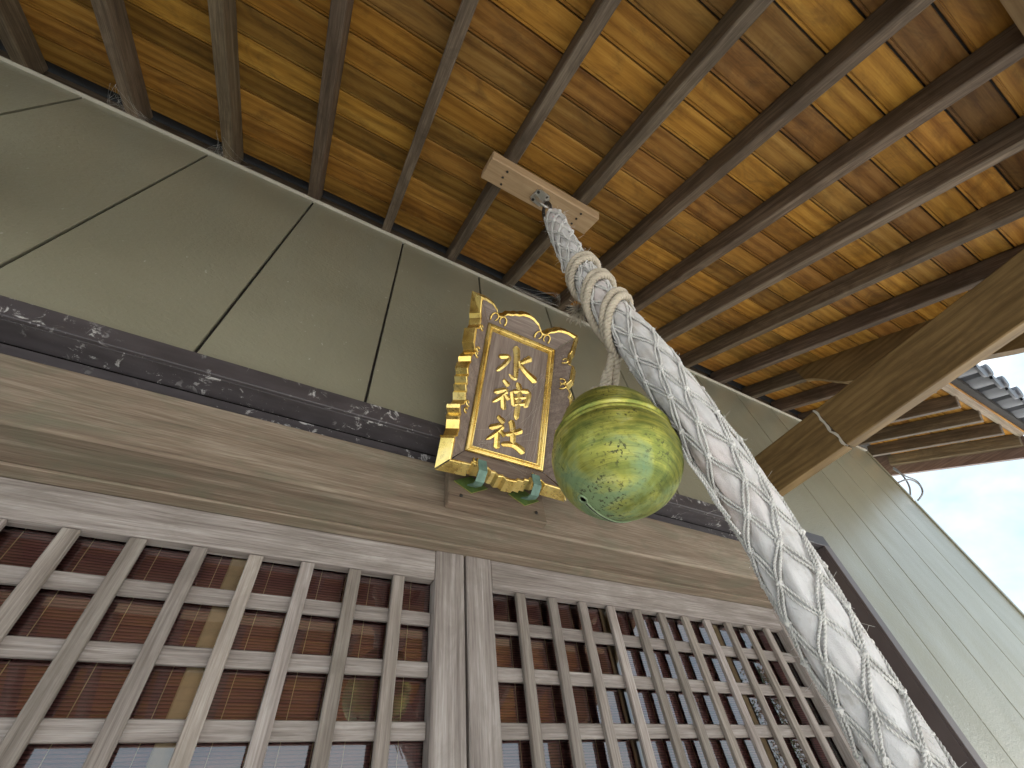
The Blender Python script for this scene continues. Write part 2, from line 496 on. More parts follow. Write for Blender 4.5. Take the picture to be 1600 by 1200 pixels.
# wall: dark backing with real siding panels in front
wall = bx('wall', -3.4, 4.765, 0.014, 0.22, 1.0, 2.42, M_DARK, B)
bx('wall_infill', 2.62, 4.765, 0.014, 0.22, GZ, 1.0, M_DARK, wall)
bx('wall_infill', -3.4, -1.46, 0.014, 0.22, GZ, 1.0, M_DARK, wall)
seams = [-3.2, -2.73, -2.253, -1.778, -1.301, -0.826, -0.351, 0.127, 0.595, 1.07, 1.532, 1.975, 2.425, 2.875, 3.332, 3.795, 4.255, 4.765]
GAP = 0.0045
for a, b_ in zip(seams[:-1], seams[1:]):
    if b_ <= -1.7:
        bx('siding_panel', a + GAP, b_ - GAP, 0.0, 0.0135, GZ, 2.372, M_SIDE, wall, 0.002)
    elif a < -1.41:
        x0 = a + GAP; x1 = b_ - GAP; xm = -1.365
        V = [(x0, 0, GZ), (xm, 0, GZ), (xm, 0, 1.0), (x1, 0, 1.0), (x1, 0, 2.372), (x0, 0, 2.372)]
        V += [(x, 0.0135, z) for x, y, z in V]
        F = [(0, 1, 2, 5), (2, 3, 4, 5), (11, 8, 7, 6), (11, 10, 9, 8)] + [(i, i + 6, (i + 1) % 6 + 6, (i + 1) % 6) for i in range(6)]
        mesh('siding_panel', V, F, M_SIDE, wall)
    elif b_ <= 2.43:
        bx('siding_panel', a + GAP, b_ - GAP, 0.0, 0.0135, 1.0, 2.372, M_SIDE, wall, 0.002)
    elif a < 2.43:
        x0 = a + GAP; x1 = b_ - GAP; xm = 2.535
        V = [(x0, 0, 1.0), (xm, 0, 1.0), (xm, 0, GZ), (x1, 0, GZ), (x1, 0, 2.372), (x0, 0, 2.372)]
        V += [(x, 0.0135, z) for x, y, z in V]
        F = [(0, 1, 4, 5), (1, 2, 3, 4), (11, 10, 7, 6), (10, 9, 8, 7)] + [(i, i + 6, (i + 1) % 6 + 6, (i + 1) % 6) for i in range(6)]
        mesh('siding_panel', V, F, M_SIDE, wall)
    else:
        bx('siding_panel', a + GAP, b_ - GAP, 0.0, 0.0135, GZ, 2.372, M_SIDE, wall, 0.002)
bx('corner_trim', 4.763, 4.80, -0.012, 0.25, GZ, 2.36, M_SIDE, wall, 0.003)
bx('top_trim', -3.4, 4.80, -0.013, 0.012, 2.373, 2.386, M_TRIM, wall, 0.002)
bx('side_wall', 4.60, 4.762, 0.225, 6.0, GZ, 2.6, M_SIDE, wall)
bx('eave_blocking', -3.4, 4.76, 0.022, 0.06, 2.421, 2.53, wood('rafter'), wall)

# brown metal trim round the recessed doorway
tr = bx('opening_trim', -1.415, 2.585, -0.016, -0.002, 0.972, 1.036, M_FLASH, B, 0.002)
bx('trim_underside', -1.355, 2.525, -0.002, 0.075, 0.972, 0.986, M_FLASH, tr, 0.001)
bx('trim_lip', -1.355, 2.525, 0.0755, 0.090, 0.925, 0.971, M_FLASH, tr, 0.002)
bx('jamb_flange', 2.525, 2.583, -0.0165, -0.002, GZ, 0.971, M_BROWN, tr, 0.002)
bx('jamb_return', 2.525, 2.545, -0.0015, 0.36, GZ, 0.971, M_BROWN, tr, 0.001)

bx('jamb_flange', -1.413, -1.355, -0.0165, -0.002, GZ, 0.971, M_BROWN, tr, 0.002)
bx('jamb_return', -1.375, -1.355, -0.0015, 0.36, GZ, 0.971, M_BROWN, tr, 0.001)
# lintel over the doors
lin = bx('lintel', -1.354, 2.524, 0.052, 0.236, 0.737, 0.9245, wood('lintel'), B, 0.007)
bx('door_track', -1.354, 2.524, 0.195, 0.300, 0.728, 0.7365, wood('lintel'), lin, 0.002)
bx('signboard_block', 0.428, 0.785, 0.018, 0.0515, 0.757, 0.92, wood('lintel'), lin, 0.004).color = (0.86, 0.80, 0.77, 1)
for px_, pz_ in ((0.47, 0.79), (0.745, 0.79)):
    V, F = revolve([(0.0, 0.0), (0.006, 0.0), (0.006, 0.002), (0.0, 0.003)], 10)
    mesh('screw', V, F, M_BLACK, lin, False, None, (px_, 0.0175, pz_), (math.pi / 2, 0, 0))

# ------------------------------------------------------------------ sliding lattice doors
DY = 0.240
def lattice_door(label, xs0, xs1, w0, w1, bars):
    """xs0..xs1 outer edges of the door, w0/w1 stile widths, bars = centre x of each upright"""
    zb, zt, zr = -1.30, 0.7275, 0.633
    mb = MB()
    def addb(x0, x1, y0, y1, z0, z1):
        bm = bmesh.new(); bmesh.ops.create_cube(bm, size=1.0)
        bmesh.ops.scale(bm, vec=(x1 - x0, y1 - y0, z1 - z0), verts=bm.verts)
        bmesh.ops.bevel(bm, geom=list(bm.edges), offset=0.003, segments=1, affect='EDGES')
        bmesh.ops.translate(bm, vec=((x0 + x1) / 2, (y0 + y1) / 2, (z0 + z1) / 2), verts=bm.verts)
        mb.add([v.co[:] for v in bm.verts], [tuple(v.index for v in f.verts) for f in bm.faces]); bm.free()
    d = bx('door', xs0 + w0 + 0.0005, xs1 - w1 - 0.0005, DY + 0.003, DY + 0.043, zr, zt, wood('door'), B, 0.003)
    d['label'] = label
    bx('door_stile', xs0, xs0 + w0, DY, DY + 0.045, zb, zt + 0.001, wood('door', 'z'), d, 0.003)
    bx('door_stile', xs1 - w1, xs1, DY, DY + 0.045, zb, zt + 0.001, wood('door', 'z'), d, 0.003)
    bx('bottom_rail', xs0 + w0 + 0.0005, xs1 - w1 - 0.0005, DY + 0.003, DY + 0.043, zb, zb + 0.5, wood('door'), d, 0.003)
    for x in bars:
        j = random.uniform(-0.0015, 0.0015); w = random.uniform(0.0165, 0.0185)
        o = box('lattice_upright', (0.035, 0.016, zr - zb - 0.502), (x + j, DY + 0.0145 + random.uniform(-0.001, 0.001), (zr + zb + 0.5) / 2), wood('door', 'z'), d, (0, random.uniform(-0.002, 0.002), 0), 0.002)
        k_ = random.uniform(0.68, 1.10); o.color = (k_ * 1.02, k_, k_ * random.uniform(0.93, 1.0), 1)
    z = 0.416 * 1.2615
    while z > zb + 0.55:
        o = box('lattice_crossbar', (xs1 - xs0 - w0 - w1 - 0.002, 0.014, 0.036), ((xs0 + w0 + xs1 - w1) / 2, DY + 0.0305, z + random.uniform(-0.001, 0.001)), wood('door'), d, (0, random.uniform(-0.0012, 0.0012), 0), 0.002)
        o.color = (*([random.uniform(0.85, 1.05)] * 3), 1)
        z -= 0.1030 * 1.2615
    V = [(x, y, z) for y in (DY + 0.047, DY + 0.050) for x, z in ((xs0 + w0 * .5, zb + .4), (xs1 - w1 * .5, zb + .4), (xs1 - w1 * .5, zt - .03), (xs0 + w0 * .5, zt - .03))]
    mesh('glass_pane', V, [(0, 1, 2, 3), (7, 6, 5, 4), (0, 4, 5, 1), (1, 5, 6, 2), (2, 6, 7, 3), (3, 7, 4, 0)], [M_GLASS, M_GLASSB], d, False, [0, 1, 1, 1, 1, 1])
    return d
lb = [(0.297 - 0.1043 * k) * 1.2525 for k in range(11)]
rb = [(0.6355 + 0.1034 * k) * 1.2525 for k in range(11)]
dl = lattice_door('weathered lattice door left of the dark gap', -1.05, 0.5815, 0.09, 0.0985, lb)
dr = lattice_door('weathered lattice door right of the dark gap', 0.590, 2.30, 0.0925, 0.09, rb)
bx('door_reveal', 2.30, 2.524, DY + 0.02, DY + 0.06, GZ, 0.7275, wood('door', 'z'), dr, 0.003)
bx('door_reveal', -1.354, -1.05, DY + 0.02, DY + 0.06, GZ, 0.7275, wood('door', 'z'), dl, 0.003)
bx('meeting_gap', 0.5818, 0.5897, DY + 0.03, DY + 0.04, GZ, 0.727, M_DARK, dl)

# reed blinds hanging inside the glass, with their thin tie strings and the pale posts behind the glass
YB = DY + 0.066
for d, x0, x1 in ((dl, -1.0, 0.55), (dr, 0.62, 2.26)):
    bl = bx('reed_blind', x0, x1, YB, YB + 0.006, 0.09, 0.70, M_BLIND, d)
    x = x0 + 0.03
    while x < x1:
        bx('blind_string', x, x + 0.0016, YB - 0.0022, YB - 0.0005, 0.09, 0.70, M_POST, d)
        x += 0.0655 + random.uniform(-0.006, 0.006)
for d, x, w in ((dl, -0.055, 0.042), (dr, 1.19, 0.048), (dr, 1.80, 0.026)):
    bx('inner_post', x - w / 2, x + w / 2, DY + 0.0525, DY + 0.0625, -1.3, 0.71, M_POST, d, 0.003)
# the room behind
V = [(-3.4, 0.36, GZ), (4.6, 0.36, GZ), (4.6, 5.0, GZ), (-3.4, 5.0, GZ), (-3.4, 0.36, 2.4), (4.6, 0.36, 2.4), (4.6, 5.0, 2.4), (-3.4, 5.0, 2.4)]
mesh('interior_room', V, [(0, 1, 2, 3), (4, 7, 6, 5), (3, 2, 6, 7), (0, 3, 7, 4), (1, 5, 6, 2)], M_FLOOR, B)

# ------------------------------------------------------------------ roof: deck, rafters, ceiling boards
def roof_slab(x0, x1, y0, y1, w0, w1):
    P = []
    for w in (w0, w1):
        for x, y in ((x0, y0), (x1, y0), (x1, y1), (x0, y1)):
            yy, zz = on_roof(y, w); P.append((x, yy, zz))
    return P, [(3, 2, 1, 0), (4, 5, 6, 7), (0, 1, 5, 4), (1, 2, 6, 5), (2, 3, 7, 6), (3, 0, 4, 7)]
BN = BD * CA                                   # rafter depth along the roof normal
mb = MB()
mb.add(*roof_slab(-3.6, 5.46, -0.88, 2.6, BN + 0.0165, BN + 0.05))
mb.add(*roof_slab(-1.95, 3.135, -3.06, -0.882, BN + 0.0165, BN + 0.05))
roof = mb.build('roof', M_DARK, B, False)
YF = -3.02
XK = [0.02 + 0.384 * k for k in range(-9, 15)]
RW = 0.05
for k, x in zip(range(-9, 15), XK):
    long_ = -5 <= k <= 7
    y_end = YF if long_ else -0.80
    if k == 8: y_end = -0.47
    ln = (0.05 - y_end) / CA
    yc = (0.05 + y_end) / 2
    yy, zz = on_roof(yc, BN / 2)
    w = RW * random.uniform(0.95, 1.05)
    o = box('rafter', (w, ln, BN - 0.001), (x + random.uniform(-0.003, 0.003), yy, zz), wood('rafter', 'y'), roof, (RA, 0, random.uniform(-0.0015, 0.0015)), 0.004)
    s = random.uniform(0.8, 1.15); o.color = (s, s * random.uniform(0.95, 1.02), s * random.uniform(0.9, 1.05), 1)

# ceiling boards: shiplap, each its own piece, butted over the rafters
PITCH = 0.1075 / CA
def board_mesh(ln):
    a, b_ = 0.0032, PITCH - 0.0032
    prof = [(a, 0.0), (a + 0.0015, -0.0015), (b_ - 0.0135, -0.0015), (b_ - 0.0125, 0.0035), (b_ - 0.0095, 0.0035), (b_ - 0.0085, -0.0015), (b_ - 0.0015, -0.0015), (b_, 0.0), (b_, 0.013), (a, 0.013)]
    n = len(prof); h = ln / 2
    V = [(-h, v, w) for v, w in prof] + [(h, v, w) for v, w in prof]
    F = [(i, (i + 1) % n, (i + 1) % n + n, i + n) for i in range(n)] + [tuple(range(n))[::-1], tuple(range(n, 2 * n))]
    me = bpy.data.meshes.new('ceiling_board'); me.from_pydata(V, [], F); me.materials.append(wood('amber'))
    return me
_bm = {}
rows = int((0.02 - YF) / 0.1075) + 1
DARKROW = {12: 0.8, 15: 1.0, 17: 0.55, 9: 0.35, 6: 0.45, 3: 0.6, 2: 0.5}
for r in range(rows):
    y_hi = 0.018 - 0.1075 * r
    x_lo, x_hi = (-3.55, 5.41) if y_hi > -0.80 else (-1.93, 3.09)
    ks = [k for k, x in zip(range(-9, 15), XK) if x_lo < x < x_hi]
    cuts = [x_lo]
    k = ks[0] + random.choice((3, 4, 5))
    while k < ks[-1] - 2:
        cuts.append(0.02 + 0.384 * k); k += random.choice((4, 5, 6))
    cuts.append(x_hi)
    for a, b_ in zip(cuts[:-1], cuts[1:]):
        ln = round(b_ - a - 0.002, 3)
        me = _bm.get(ln) or _bm.setdefault(ln, board_mesh(ln))
        o = bpy.data.objects.new('ceiling_board', me)
        yy, zz = on_roof(y_hi - 0.1075, BN + 0.0015)
        o.location = ((a + b_) / 2, yy, zz + random.uniform(-0.0006, 0.0006)); o.rotation_euler = (RA, 0, 0)
        link(o, roof)
        dk = DARKROW.get(r, 0) * random.uniform(0.6, 1.0) if random.random() < 0.75 else 0
        if random.random() < 0.12: dk = max(dk, random.uniform(0.3, 0.7))
        s = random.uniform(0.82, 1.16) * (1 - 0.60 * dk)
        o.color = (s, s * random.uniform(0.92, 1.04) * (1 + 0.06 * dk), s * random.uniform(0.85, 1.2) * (1 + 0.5 * dk), 1)

# bargeboard on the right (and left) edge of the porch roof, with its ogee start
def barge(x0, x1, prof_low, prof_top, mat, parent):
    n = len(prof_low)
    V = []
    for x in (x0, x1):
        V += [(x, y, z) for y, z in prof_low] + [(x, y, z) for y, z in prof_top]
    F = []
    for i in range(n - 1):
        F += [(i, i + 1, n + i + 1, n + i), (2 * n + i + 1, 2 * n + i, 3 * n + i, 3 * n + i + 1), (i + 1, i, 2 * n + i, 2 * n + i + 1), (n + i, n + i + 1, 3 * n + i + 1, 3 * n + i)]
    F += [(0, n, 3 * n, 2 * n), (n - 1, 3 * n - 1, 4 * n - 1, 2 * n - 1)]
    return mesh('bargeboard', V, F, mat, parent)
low = [(-0.395, 2.182), (-0.43, 2.158), (-0.46, 2.120), (-0.51, 2.045), (-0.56, 1.975), (-0.66, 1.895), (-0.8, 1.80), (-1.0, 1.665), (-1.2, 1.53), (-1.45, 1.39), (-1.8, 1.21), (-2.2, 1.00), (-2.6, 0.79), (-3.05, 0.60)]
top = [(y, Z0 + SL * y + 0.15) for y, z in low]
barge(3.062, 3.122, low, top, wood('beam', 'y'), roof)
barge(-1.945, -1.885, low, top, wood('beam', 'y'), roof)
# main eave right of the porch: end bargeboard, kayaoi boards and tiles
lowm = [(y, Z0 + SL * y - 0.10) for y in (0.2, -0.05, -0.4, -0.8, -0.86)]
topm = [(y, Z0 + SL * y + 0.2) for y in (0.2, -0.05, -0.4, -0.8, -0.86)]
barge(5.42, 5.465, lowm, topm, wood('brown', 'y'), roof)
yy, zz = on_roof(-0.80, BN)
bx('eave_board', 3.125, 5.418, yy - 0.035, yy + 0.02, zz - 0.018, zz + 0.028, wood('lintel'), roof, 0.004)
bx('eave_board', 3.125, 5.47, yy - 0.095, yy - 0.037, zz - 0.004, zz + 0.05, wood('lintel'), roof, 0.004)
bx('eave_board', -1.95, 3.13, YF - 0.06, YF + 0.0, Z0 + SL * YF - 0.0, Z0 + SL * YF + 0.12, wood('beam'), roof, 0.004)
TW = 0.265
def tile_mesh():
    V = []; F = []; nx, ny = 14, 4
    for lay in (0, 1):
        for j in range(ny + 1):
            for i in range(nx + 1):
                u = i / nx
                prof = -0.028 * math.sin(math.pi * min(u / 0.72, 1)) if u < 0.72 else 0.04 * math.sin(math.pi * (u - 0.72) / 0.28)
                V.append((u * TW, -0.02 + 0.30 * j / ny, prof + (0.018 if lay else 0)))
    a = (nx + 1) * (ny + 1)
    for j in range(ny):
        for i in range(nx):
            p = j * (nx + 1) + i
            F.append((p, p + nx + 1, p + nx + 2, p + 1)); F.append((a + p, a + p + 1, a + p + nx + 2, a + p + nx + 1))
    for i in range(nx): F.append((i, i + 1, a + i + 1, a + i))
    # hanging front apron of the pan and the round cap of the roll
    b0 = len(V)
    for y in (-0.035, -0.02):
        for i in range(11):
            u = 0.72 * i / 10
            V.append((u * TW, y, -0.028 * math.sin(math.pi * i / 10) + 0.018)); V.append((u * TW, y, -0.028 * math.sin(math.pi * i / 10) - 0.045 - 0.012 * math.sin(math.pi * i / 10)))
    for i in range(10):
        p = b0 + 2 * i; q = p + 22
        F += [(p, p + 1, p + 3, p + 2), (q, q + 2, q + 3, q + 1), (p + 1, q + 1, q + 3, p + 3), (p, p + 2, q + 2, q)]
    c0 = len(V); cx, cz, R = TW * 0.86, 0.012, 0.046
    for y, rr in ((-0.052, 0.0), (-0.052, R * 0.8), (-0.048, R), (-0.02, R), (-0.018, 0.0)):
        for i in range(20):
            a_ = 2 * math.pi * i / 20; V.append((cx + rr * math.cos(a_), y, cz + rr * math.sin(a_)))
    for k in range(4):
        for i in range(20):
            F.append((c0 + k * 20 + i, c0 + k * 20 + (i + 1) % 20, c0 + (k + 1) * 20 + (i + 1) % 20, c0 + (k + 1) * 20 + i))
    me = bpy.data.meshes.new('roof_tile'); me.from_pydata(V, [], F); me.materials.append(M_TILE)
    return me
tm = tile_mesh()
x = 3.14
while x < 5.45:
    o = bpy.data.objects.new('roof_tile', tm)
    yy, zz = on_roof(-0.97, BN + 0.075)
    o.location = (x, yy, zz + random.uniform(-0.003, 0.003)); o.rotation_euler = (RA * 0.8, 0, 0)
    link(o, roof); x += TW

# porch beams, purlin and posts
for s, x0 in (('R', 2.400), ('L', -1.30)):
    b1 = bx('porch_beam', x0, x0 + 0.072, -2.02, -0.4535, 1.267, 1.522, wood('beam', 'y'), B, 0.005)
    b2 = bx('porch_beam', x0, x0 + 0.072, -0.4465, 0.05, 1.268, 1.521, wood('beam', 'y'), B, 0.003)
    if s == 'R':
        # pale filler squeezed out of the joint between the two lengths
        zs = np.linspace(1.266, 1.524, 16); V = []; F = []
        for i, z in enumerate(zs):
            w = 0.004 + 0.003 * abs(math.sin(i * 2.1)) ; j = 0.004 * math.sin(i * 1.3) + (0.006 if 5 < i < 10 else 0)
            V += [(x0 - 0.003, -0.45 + j - w, z), (x0 - 0.003, -0.45 + j + w, z), (x0 + 0.02, -0.45 + j + w * .8, z), (x0 + 0.02, -0.45 + j - w * .8, z)]
        for i in range(15):
            p = 4 * i
            F += [(p + k, p + (k + 1) % 4, p + 4 + (k + 1) % 4, p + 4 + k) for k in range(4)]
        mesh('joint_filler', V, F, M_PLASTER, b1)
    bx('porch_post', x0 - 0.03, x0 + 0.10, -1.94, -1.80, GZ + 0.1, 1.266, wood('beam', 'z'), B, 0.01)
bx('porch_purlin', -1.88, 3.06, -1.935, -1.786, 1.30, 1.492 - 0.006, wood('mount'), B, 0.006)

# ------------------------------------------------------------------ mounting board under the rafters with eye plate and shackle
MBX, MBY = 0.600, -0.640
yy, zz = on_roof(MBY, -0.0235)
mt = thing('mounting_board', (MBX, yy, zz), 'tan plank screwed under two rafters, holding the eye plate of the bell rope', 'plank')
pl = box('plank', (0.575, 0.120, 0.046), (MBX, yy, zz), wood('mount'), mt, ROT, 0.004)
def on_mount(dx, dy, w): return Vector((MBX + dx, yy + CA * dy - SA * w, zz + SA * dy + CA * w))
for dx in (-0.20, 0.20):
    for dy in (-0.036, 0.0, 0.036):
        V, F = revolve([(0.0, 0.0), (0.0055, 0.0), (0.0055, 0.003), (0.0, 0.003)], 10)
        mesh('screw', V, F, M_BLACK, mt, False, None, on_mount(dx + random.uniform(-.006, .006), dy, -0.0255), ROT)
HX = 0.589 - MBX
bmh = bmesh.new()
bmesh.ops.create_cube(bmh, size=1.0); bmesh.ops.scale(bmh, vec=(0.075, 0.075, 0.006), verts=bmh.verts)
bmesh.ops.bevel(bmh, geom=[e for e in bmh.edges if abs(e.verts[0].co.z - e.verts[1].co.z) > 0.004], offset=0.010, segments=3, affect='EDGES')
me = bpy.data.meshes.new('eye_plate'); bmh.to_mesh(me); bmh.free(); me.materials.append(M_STEEL)
ep = bpy.data.objects.new('eye_plate', me); ep.location = on_mount(HX, -0.004, -0.0265); ep.rotation_euler = (RA, 0, 0.15); link(ep, mt)
for sx in (-1, 1):
    for sy in (-1, 1):
        V, F = revolve([(0.0, 0.0), (0.007, 0.0), (0.007, 0.003), (0.0, 0.003)], 12)
        mesh('bolt_hole', V, F, M_BLACK, ep, False, None, on_mount(HX + sx * 0.024, -0.004 + sy * 0.024, -0.0312), ROT)
h0 = np.array(on_mount(HX, -0.004, -0.028))
mb = MB()
arc = [h0 + np.array((-0.026, 0, 0.0))] + [h0 + np.array((-0.024 * math.cos(a), -0.004, -0.085 - 0.036 * math.sin(a))) for a in np.linspace(0, math.pi, 13)] + [h0 + np.array((0.026, 0, 0.0))]
mb.tube(smooth_path(arc, 0.004, 2), 0.0065, 10)
mb.build('eye_loop', M_STEEL, mt)
mb = MB()
ring = [h0 + np.array((0.004 + 0.006 * math.sin(a), 0.030 * math.sin(a), -0.178 + 0.072 * math.cos(a))) for a in np.linspace(0, 2 * math.pi, 25)]
mb.tube(ring, 0.0075, 8)
mb.build('shackle', M_BLACK, mt)

# ------------------------------------------------------------------ bell rope: cloth core in a knotted net
PR = np.array([
 (0.582, -0.645, 1.735, 0.010), (0.581, -0.645, 1.725, 0.034), (0.579, -0.645, 1.70, 0.043), (0.576, -0.645, 1.64, 0.0465), (0.572, -0.645, 1.477, 0.0505), (0.573, -0.645, 1.323, 0.0520), (0.582, -0.645, 1.202, 0.0530),
 (0.592, -0.650, 1.096, 0.0540), (0.599, -0.655, 0.984, 0.0540), (0.610, -0.660, 0.911, 0.0548), (0.623, -0.667, 0.832, 0.0560), (0.637, -0.670, 0.756, 0.0570),
 (0.654, -0.670, 0.672, 0.0565), (0.683, -0.663, 0.590, 0.0560), (0.721, -0.650, 0.526, 0.0560), (0.759, -0.635, 0.468, 0.0565), (0.794, -0.620, 0.413, 0.0575),
 (0.840, -0.595, 0.306, 0.0584), (0.875, -0.575, 0.210, 0.0584), (0.905, -0.560, 0.126, 0.0589), (0.930, -0.550, 0.051, 0.0594), (0.952, -0.540, -0.034, 0.0591), (0.965, -0.535, -0.30, 0.058), (0.97, -0.535, -0.42, 0.05)])
PRs = smooth_path(PR, 0.005, 3)
PRs[:, 3] *= np.interp(PRs[:, 2], [0.1, 0.55, 0.9, 1.3, 1.7], [0.95, 0.90, 0.85, 0.80, 0.80])
RP, RR = PRs[:, :3], PRs[:, 3]
RT, RN, RB = frames(RP)
RL = np.r_[0, np.cumsum(np.linalg.norm(np.diff(RP, axis=0), axis=1))]
NS = 6
def phi(s):     # net twist angle along the rope; the net is drawn tighter near the top
    s = np.asarray(s, float)
    tight = np.clip((0.95 - s) / 0.5, 0, 1)
    return (np.pi / NS) * (s / 0.062) * (1 + 0.0 * tight)
def rope_frame(s):
    s = np.asarray(s, float)
    f = lambda A: np.stack([np.interp(s, RL, A[:, k]) for k in range(3)], -1)
    return f(RP), f(RN), f(RB), np.interp(s, RL, RR)
def warp(s, a):       # uneven lie of the net, shared by cords, knots and cloth
    return 0.10 * np.sin(9 * s + 2 * a) + 0.07 * np.sin(23 * s - 3 * a + 1.0) + 0.03 * np.sin(47 * s + 5 * a)
rope = thing('bell_rope', (0.965, -0.535, -0.42), 'thick white cloth bell rope in a knotted cord net, slanting to the lower right', 'rope')
nth = 144
th = np.arange(nth) * 2 * np.pi / nth
Sg = np.arange(0, RL[-1], 0.004)
C, Nn, Bb, Rr = rope_frame(Sg)
ph = phi(Sg)
thw = th[None, :] - warp(Sg[:, None], th[None, :])
bul = np.sqrt(np.abs(np.sin(NS / 2 * (thw - ph[:, None])) * np.sin(NS / 2 * (thw + ph[:, None])))) 
fold = 0.018 * np.sin(5 * th[None, :] + 9 * Sg[:, None]) + 0.014 * np.sin(11 * th[None, :] - 14 * Sg[:, None] + 2 * np.sin(7 * Sg[:, None])) + 0.012 * np.sin(17 * th[None, :] + 31 * Sg[:, None] + 3 * np.sin(3 * th[None, :]))
lump = 0.03 * np.sin(2 * th[None, :] + 6 * Sg[:, None]) * np.sin(9 * Sg[:, None]) + 0.03 * np.sin(23 * Sg[:, None] + th[None, :])
crease = 0.020 * np.abs(np.sin(4.5 * th[None, :] + 21 * Sg[:, None] + 2.5 * np.sin(2 * th[None, :] + 11 * Sg[:, None]))) ** 0.5
patch = 0.5 + 0.5 * np.sin(3 * th[None, :] + 13 * Sg[:, None]) * np.sin(2 * th[None, :] - 29 * Sg[:, None])
rad = Rr[:, None] * (0.855 + (0.08 + 0.09 * patch) * bul + fold * 1.15 + lump * 0.8 - crease)
V = C[:, None, :] + rad[:, :, None] * (np.cos(th)[None, :, None] * Nn[:, None, :] + np.sin(th)[None, :, None] * Bb[:, None, :])
n = len(Sg); F = []
for i in range(n - 1):
    for j in range(nth):
        k = (j + 1) % nth; F.append((i * nth + j, i * nth + k, (i + 1) * nth + k, (i + 1) * nth + j))
F += [tuple(range(nth))[::-1], tuple((n - 1) * nth + j for j in range(nth))]
mesh('cloth_core', V.reshape(-1, 3), F, M_CLOTH, rope, True)

def net_pt(s, ang, lift=0.0):
    C, Nn, Bb, R = rope_frame(s)
    rr = R * 0.93 + lift
    ang = np.asarray(ang)
    return C + rr[..., None] * (np.cos(ang)[..., None] * Nn + np.sin(ang)[..., None] * Bb)
S1 = np.arange(0.05, RL[-1] - 0.02, 0.006)
CR = 0.0030
for fam in (1, -1):
    for k in range(NS):
        mb = MB()
        # pinch the pair together at every knot
        pin = np.abs(np.sin(phi(S1) * NS ))
        for side in (-1, 1):
            sep = side * 0.0052 * (0.35 + 0.65 * pin)
            ang = fam * phi(S1) + 2 * np.pi * k / NS
            ang = ang + warp(S1, ang)
            P = net_pt(S1 , ang + sep / 0.055, 0.0015 + (0.002 if fam > 0 else 0))
            mb.cord(P, CR, 2, 0.0125, 5, 0.0026)
        mb.build('net_cord', M_CORD, rope)
# knots where the cords cross
def knot_mesh():
    mb = MB()
    for ax, R, r, off in ((0, 0.0058, 0.0030, 0.0), (1, 0.0055, 0.0030, 0.0006), (2, 0.0050, 0.0028, 0.001)):
        a = np.linspace(0, 2 * np.pi, 15)
        c, s = np.cos(a) * R, np.sin(a) * R
        P = np.stack([(c, s * 0.9, 0.35 * s), (0.3 * c, s, c), (c, 0.4 * c, s)][ax], 1) + np.array((off, -off, 0))
        mb.tube(P, r, 5)
    for dv in ((0.009, 0.003, 0.003),):
        mb.tube(np.array([(0, 0, 0), np.array(dv) * .6, dv]), np.array([0.003, 0.0028, 0.0012]), 5)
    me = bpy.data.meshes.new('net_knot'); me.from_pydata([tuple(v) for v in np.concatenate(mb.v)], [], mb.f); me.materials.append(M_CORD)
    me.polygons.foreach_set('use_smooth', [True] * len(me.polygons))
    return me
km = knot_mesh()
s = 0.062
row = 1
kn = 0
while s < RL[-1] - 0.03:
    C, Nn, Bb, R = rope_frame(np.array([s]))
    for k in range(NS):
        a = 2 * math.pi * k / NS + (math.pi / NS if row % 2 else 0.0)
        a += float(warp(s, a))
        p = net_pt(np.array([s]), np.array([a]), 0.0015)[0]
        o = bpy.data.objects.new('net_knot', km)
        o.location = p; o.rotation_euler = (random.uniform(0, 6), random.uniform(0, 6), random.uniform(0, 6))
        o.scale = [random.uniform(0.75, 1.0)] * 3
        link(o, rope); kn += 1
    s += 0.062; row += 1

# hemp rope wound round the bundle and run down to the bell
def bind(s0, s1, turns, a0, lift=0.010, n=90):
    s = np.linspace(s0, s1, n); a = a0 + np.linspace(0, turns * 2 * np.pi, n)
    return net_pt(s, a, lift)
BC = np.array((0.583, -0.520, 0.576)); BR = 0.134
mb = MB()
def s_at_z(z): return float(np.interp(-z, -RP[:, 2], RL))
bt = BC + np.array((0.035, 0.0, BR * 1.14))
def cam_ang(s):      # angle round the bundle that faces the viewer's side of the porch
    C, Nn, Bb, R = rope_frame(np.array([s])); v = np.array(CAM) - C[0]
    return math.atan2(v @ Bb[0], v @ Nn[0])
_c, _n, _b, _r = rope_frame(np.array([0.6])); _a = cam_ang(0.6)
RSGN = 1 if (np.array(r_) @ (-math.sin(_a) * _n[0] + math.cos(_a) * _b[0])) > 0 else -1      # +1: growing angle runs to the right
def wrap(zoff, l=0.011, rad_=0.0112):
    """zoff: list of (height, degrees to the right of the front)"""
    P = []
    zz_ = smooth_path([(z, o, 0) for z, o in zoff], 2.0, 2) if False else np.array(zoff, float)
    t_ = np.linspace(0, len(zz_) - 1, 24 * len(zz_))
    zi = np.interp(t_, np.arange(len(zz_)), zz_[:, 0]); oi_ = np.interp(t_, np.arange(len(zz_)), zz_[:, 1])
    ker = np.ones(9) / 9
    zi = np.convolve(np.pad(zi, 4, 'edge'), ker, 'valid')
    for z, o in zip(zi, oi_):
        s_ = s_at_z(z); P.append(net_pt(np.array([s_]), np.array([cam_ang(s_) + RSGN * math.radians(o)]), l)[0])
    P = np.array(P)
    mb.cord(P, rad_, 3, 0.034, 7, 0.005)
    return P
wrap([(1.235, 150), (1.225, 60), (1.205, 0), (1.165, -75), (1.13, -150)])
wrap([(1.205, 170), (1.20, 80), (1.18, 10), (1.135, -70), (1.09, -160)], 0.012)
wrap([(1.115, 160), (1.105, 75), (1.085, 20), (1.03, -40), (0.94, -85), (0.88, -100)], 0.012)
